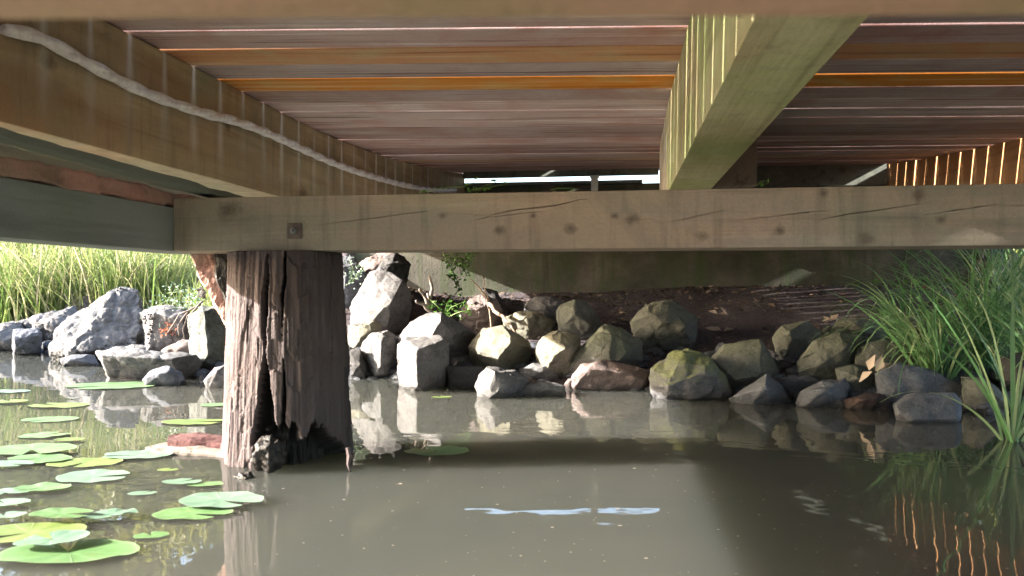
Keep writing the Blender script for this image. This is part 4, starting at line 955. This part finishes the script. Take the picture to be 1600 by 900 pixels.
PADS = [
 ('lily pad cut by the left edge, highest on the water there', 12, 612, 34, 'pad_teal', 0, .02, 0),
 ('yellowish lily pad just below the highest pad at the left edge', 14, 629, 28, 'pad_yellow', 0, .02, 0.003),
 ('thin bright yellow-green lily pad under the reflection of the square block', 92, 634, 45, 'pad_yellow', 0, .02, 0),
 ('submerged-looking green lily pad below the bright yellow-green one', 78, 656, 42, 'pad_green', .1, .01, 0),
 ('round green lily pad with a slightly raised rim mid-left', 70, 681, 38, 'pad_green', .1, .05, 0),
 ('small yellow lily pad touching the right edge of the round green one', 108, 689, 24, 'pad_yellow', 0, .02, 0.003),
 ('long green lily pad at the left overlapping the one beneath it', 50, 707, 66, 'pad_green', .05, .02, 0.006),
 ('mid green lily pad tucked under the long one at the left', 62, 719, 50, 'pad_green', -.1, .02, 0.002),
 ('bluish lily pad cut by the left edge below the long green one', 16, 729, 36, 'pad_teal', 0, .03, 0.005),
 ('mottled yellow lily pad lying between the long green and the bluish veined pad', 132, 724, 55, 'pad_yellow', .1, .02, 0),
 ('pale teal lily pad before the floating red board', 215, 712, 55, 'pad_teal', 0, .03, 0),
 ('single bluish lily pad with a dark notch floating free at the left', 146, 746, 57, 'pad_teal', -.05, .03, 0),
 ('green lily pad with an upturned edge left of the centre of the pad group', 66, 767, 42, 'pad_green', .1, .06, 0.004),
 ('lilac-tinted lily pad cut by the left edge above the large teal one', 8, 771, 36, 'pad_teal', 0, .04, 0.001),
 ('smooth teal lily pad at the left edge, third from the bottom', 6, 791, 38, 'pad_teal', .1, .03, 0.005),
 ('teal lily pad with a torn edge at the left edge, second from the bottom', 6, 813, 32, 'pad_teal', .2, .04, 0.007),
 ('broad green lily pad in the bottom-left cluster with a pale rim', 96, 815, 48, 'pad_green', .05, .05, 0.012),
 ('curled pale lily pad at the right end of the bottom-left cluster', 170, 811, 42, 'pad_teal', .3, .09, 0.006),
 ('large yellow-green lily pad under the bottom-left cluster', 45, 836, 82, 'pad_yellow', .1, .03, 0.002),
 ('largest lily pad, nearest to the camera, yellow-green with a folded back edge', 108, 866, 104, 'pad_green', .05, .04, 0.002),
 ('pale folded lily pad resting on the largest one', 82, 856, 52, 'pad_teal', .4, .08, 0.012),
 ('round teal lily pad in the yellow reflection left of the pile foot', 284, 756, 30, 'pad_teal', 0, .03, 0.003),
 ('small green lily pad touching the round teal one near the pile', 320, 759, 28, 'pad_green', 0, .04, 0.001),
 ('long pale lily pad reaching across the reflection of the pile', 345, 788, 66, 'pad_teal', -.1, .04, 0.006),
 ('green lily pad under the long pale one at the pile reflection', 300, 805, 62, 'pad_green', .05, .04, 0.001),
 ('raised bright green lily leaf before the long flat slab', 195, 586, 27, 'pad_green', 0, .1, 0.03),
 ('very thin green lily pad lying flat below the raised leaf', 175, 603, 70, 'pad_green', 0, .01, 0),
 ('yellow-green lily pad beyond the floating red board', 303, 660, 50, 'pad_yellow', 0, .02, 0),
 ('small green lily pad touching the left edge of the pile', 338, 633, 26, 'pad_green', 0, .02, 0),
 ('lone lily pad floating right of the pile in open water', 683, 706, 50, 'pad_green', .05, .03, 0),
 ('half-sunken yellow pad at the left of the lone pad right of the pile', 655, 708, 24, 'pad_yellow', .0, .01, 0.003),
 ('small pale lily pad between the free bluish pad and the round teal one', 222, 772, 22, 'pad_teal', .1, .03, 0.0),
 ('small green lily pad just right of the curled pale pad', 236, 838, 26, 'pad_green', .2, .03, 0.0),
 ('tiny yellow-green pad floating below the red board', 262, 735, 16, 'pad_yellow', .0, .02, 0.0),
 ('fallen yellow leaf floating before the cube-like boulder', 690, 621, 16, 'pad_yellow', .0, .02, 0.0),
]
for (lb, px, py, hw, mt, rot, cup, rs) in PADS:
    o = pad(lb, px, py, hw, mt, rot, cup, 0, asp=random.uniform(.56, .68)); o.location.z += rs
    if 'raised' in lb and 'leaf before' in lb: o.rotation_euler.x = R(28); o.location.z += .02
    if 'fallen' in lb: o['category'] = 'leaf'; o['label'] = lb; del o['group']; o.name = 'fallen_leaf'

# floating red board with a pale rim
fb = thing('floating_board', 'floating piece of red-brown broken board beside the pile among lily pads', 'board', tuple(G(300, 700)))
def flat_slab(name, outline, z0, z1, mat, parent, amp=.004, seed=0):
    bm = bmesh.new(); a = [bm.verts.new((*G(x, y).xy, WZ + z0)) for x, y in outline]; b = [bm.verts.new((*(G(x, y).xy), WZ + z1)) for x, y in outline]
    bm.faces.new(a[::-1]); bm.faces.new(b)
    for i in range(len(a)): bm.faces.new((a[i], a[(i + 1) % len(a)], b[(i + 1) % len(a)], b[i]))
    bmesh.ops.recalc_face_normals(bm, faces=bm.faces[:]); refine(bm, .02); jitter(bm, amp, 16, seed)
    return link(name, rel(bm_mesh(name, bm), parent), mat, parent)
flat_slab('plank_base', [(226, 702), (262, 694), (380, 704), (380, 716), (300, 712), (250, 710)], -.02, .005, M['pale_wood'], fb, .005, 1)
flat_slab('red_layer', [(262, 692), (280, 688), (380, 694), (380, 706), (262, 702)], .004, .020, M['red_bark'], fb, .006, 2)

bm = bmesh.new()
for i in range(900):
    t_ = random.uniform(0.9, 3.0); px = random.uniform(-50, 1650); r_ = ray(px, 450); x, y = r_.x * t_, r_.y * t_
    q = random.uniform(.0006, .0022) * (1 if random.random() < .95 else 2.5); a = random.uniform(0, 6.28); el = random.uniform(.4, 1)
    bm.faces.new([bm.verts.new((x + q * math.cos(a + k * 1.2566), y + q * el * math.sin(a + k * 1.2566), WZ + .0015)) for k in range(5)])
tag(link('pond_specks', bm_mesh('pond_specks', bm), M['pale_wood']), 'pollen and tiny bits of debris drifting on the water', 'debris', kind='stuff')

# ------------------------------------------------------------------ leaf litter, twigs, plants
B = Blades()
for i in range(3200):
    x = random.uniform(-1.6, 2.6); sy = float(np.interp(x, SHX, SHY)); y = sy + .1 + random.random() ** .6 * (5.38 - sy - .1)
    if y > 5.39: continue
    dens = .35 + .65 * noise.noise((x * 2.2, y * 3, 0)) + (.6 if y > 5.15 else 0) + (.35 if x < .35 else 0)
    if random.random() > dens: continue
    z = ground_z(x, y) + random.uniform(.002, .014); a = random.uniform(0, 6.28); el = random.gauss(0, .3)
    L = random.uniform(.022, .055)
    B.leaf((x, y, z), (random.gauss(0, .35), random.gauss(0, .35), 1), (math.cos(a), math.sin(a), el), L, L * .55, min(1, max(0, random.gauss(.38, .28))), random.uniform(-.3, .4))
tag(B.build('leaf_litter', 'litter'), 'dry fallen leaves scattered over the dark soil before the wall', 'leaf litter', kind='stuff')
for lb, px, py, t in [('pale crumpled dry leaf on the soil right of the big lone boulder', 1128, 492, 0), ('pale dry leaf lying between the two back stones at the right', 1288, 504, 0),
                  ('dry pinkish leaf resting on the small dark stone at the right', 1357, 582, 0), ('curled dry leaf on the soil above the green-topped boulder', 1124, 519, 0)]:
    B = Blades(); p = W(px, py, GI(px, py) if '1357' not in str(px) else GI(px, 612) - .1)
    for k in range(4):
        B.leaf(p + Vector((random.uniform(-.03, .03), random.uniform(-.02, .02), .005)), (random.gauss(0, .4), -.5, 1), (random.gauss(0, 1), random.gauss(0, .4), random.gauss(.2, .3)), .06, .034, .95, .3)
    tag(B.build('dry_leaf', 'litter'), lb, 'leaf')

def twig(name, label, cat, lines, rad, mat, group=None):
    t = thing(name, label, cat, tuple(W(*lines[0][0])))
    for ln in lines:
        pts = [W(*p) for p in ln]; dp = []
        for a, b in zip(pts[:-1], pts[1:]):
            for k in range(4): q = a.lerp(b, k / 4); dp.append(q + noise.noise_vector(q * 22) * rad * 1.2)
        dp.append(pts[-1]); n = len(dp)
        vs, fs = tube(dp, [rad * (1 - .6 * i / n) for i in range(n)], 7); link('stem', rel(mesh('stem', vs, fs, True), t), mat, t)
    return t
twig('twig', 'thin bare dark twig standing up beside the pinkish boulder', 'twig', [[(768, 515, 4.05), (765, 480, 4.05), (757, 448, 4.05), (753, 430, 4.05)], [(762, 470, 4.05), (748, 448, 4.05), (735, 436, 4.05)], [(764, 482, 4.05), (756, 455, 4.05)]], .005, M['twig'])
twig('stick', 'short fallen branch lying against the yellow boulder', 'branch', [[(762, 474, 4.00), (785, 495, 3.85), (806, 520, 3.75)]], .011, M['twig'])
twig('stick', 'thin pale stick crossing above the green-topped boulder', 'branch', [[(1078, 555, 3.72), (1090, 545, 3.72), (1120, 542, 3.75)]], .005, M['twig'])
rt = twig('stump', 'pale broken root stub above the wedge boulder', 'stump', [[(678, 486, 3.85), (662, 478, 3.80), (650, 470, 3.76)], [(672, 480, 3.83), (664, 462, 3.80), (655, 452, 3.76)], [(674, 480, 3.83), (668, 458, 3.82)], [(670, 478, 3.85), (674, 450, 3.85), (672, 432, 3.85)]], .012, M['pale_wood'])

def leafplant(label, stems, nl, L, mat, name='plant', rad=.003, cat='plant', tl=.5, stemmat='greenstem', spread=.05):
    t = thing(name, label, cat, tuple(W(*stems[0][0])))
    for ln in stems:
        pts = [W(*p) for p in ln]; vs, fs = tube(pts, rad, 5); link('stem', rel(mesh('stem', vs, fs, True), t), M[stemmat], t)
        for k in range(nl):
            f = random.random() * (len(pts) - 1); i = min(int(f), len(pts) - 2); q = pts[i].lerp(pts[i + 1], f - i)
            B = Blades(); d = Vector([random.gauss(0, 1) for _ in range(3)]); d.y = -abs(d.y)
            up = Vector((random.gauss(0, 1), random.gauss(-.3, .5), random.gauss(-.2, .6)))
            B.leaf(q + Vector([random.gauss(0, spread * .35) for _ in range(3)]), d, up, L * random.uniform(.6, 1.2), L * .5, min(1, max(0, random.gauss(tl, .25)))); B.build('leaf', mat, t)
    return t
leafplant('bright green creeper hanging from the beam in front of the wall', [[(690, 392, 5.0), (700, 410, 5.0), (712, 432, 5.0), (718, 450, 5.0), (705, 470, 5.0)], [(700, 393, 5.0), (722, 412, 5.0), (730, 432, 5.0)], [(735, 392, 5.05), (728, 410, 5.05)], [(715, 392, 5.0), (706, 420, 5.0), (712, 445, 5.0)]], 34, .034, 'ivy')
leafplant('low green leafy plant growing between the wedge and pinkish boulders', [[(690, 498, 3.80), (705, 480, 3.75), (730, 470, 3.75)], [(690, 498, 3.80), (685, 480, 3.80), (672, 468, 3.80)], [(695, 498, 3.80), (716, 488, 3.70), (738, 484, 3.70)], [(692, 498, 3.80), (700, 470, 3.80)]], 26, .022, 'ivy', rad=.002)
leafplant('green vine sprig lying on the crossbeam top below the deck', [[(655, 300, 1.74), (690, 294, 1.74), (725, 292, 1.74), (750, 280, 1.74)], [(735, 297, 1.74), (742, 296, 1.74), (775, 285, 1.74)], [(745, 296, 1.74), (795, 287, 1.74)]], 7, .014, 'ivy', rad=.001, spread=.02)
leafplant('tiny green leaves caught on the crossbeam right of the middle joist', [[(1180, 292, 1.74), (1192, 282, 1.74), (1200, 284, 1.74)]], 5, .013, 'ivy', rad=.001, spread=.02)
leafplant('small green weed on top of the crossbeam at mid span', [[(860, 297, 1.74), (872, 294, 1.74), (905, 295, 1.74)]], 6, .012, 'ivy', rad=.001, spread=.02)
leafplant('pale silvery plant on the boulder directly behind the pile', [[(548, 440, 4.3), (552, 420, 4.3), (545, 402, 4.3)], [(550, 440, 4.3), (562, 425, 4.3), (568, 415, 4.3)]], 40, .018, 'silver', rad=.0015)
tp = leafplant('silvery blue-green spreading plant draped over the left boulders', [[(300, 480, 4.07), (275, 462, 4.07), (245, 478, 4.07), (232, 492, 4.07)], [(300, 478, 4.07), (285, 455, 4.07), (262, 458, 4.07)], [(300, 480, 4.07), (305, 462, 4.07), (290, 452, 4.07)], [(298, 485, 4.03), (270, 480, 4.03), (240, 500, 4.03)], [(300, 480, 4.07), (318, 466, 4.07), (312, 455, 4.07)]], 60, .017, 'silver', rad=.0015, spread=.09)
leafplant('rust-red dead tuft hanging below the silvery plant', [[(272, 492, 4.00), (268, 508, 4.00), (262, 522, 4.00)], [(274, 492, 4.00), (264, 505, 4.00), (252, 520, 4.00)], [(274, 490, 4.00), (276, 505, 4.00), (270, 520, 4.00)]], 40, .02, 'rust', rad=.0015, spread=.03, stemmat='twig')
twig('twig', 'pale bare stems hanging over the left boulders beside the pile', 'twig', [[(318, 470, 3.96), (292, 495, 3.92), (286, 515, 3.92), (288, 530, 3.92)], [(314, 476, 3.96), (280, 492, 3.92), (262, 520, 3.92)], [(300, 480, 3.96), (278, 508, 3.92), (280, 525, 3.92)]], .006, M['pale_wood'])
# broad-leaved low plant at the foot of the wall on the right
leafplant('dim leafy bush at the wall foot behind the sedge', [[(1440, 470, 5.2), (1430, 440, 5.2), (1415, 415, 5.2)], [(1470, 470, 5.2), (1480, 440, 5.2), (1470, 412, 5.2)], [(1500, 480, 5.2), (1510, 450, 5.2), (1500, 425, 5.2)], [(1410, 470, 5.2), (1395, 450, 5.2), (1385, 435, 5.2)], [(1370, 480, 5.2), (1355, 465, 5.2), (1345, 452, 5.2)]], 34, .075, 'ivy', tl=.2, spread=.2)
print(TT); print('objects', len(S.objects), 'tris', sum(len(o.data.polygons) for o in S.objects if o.type == 'MESH'))
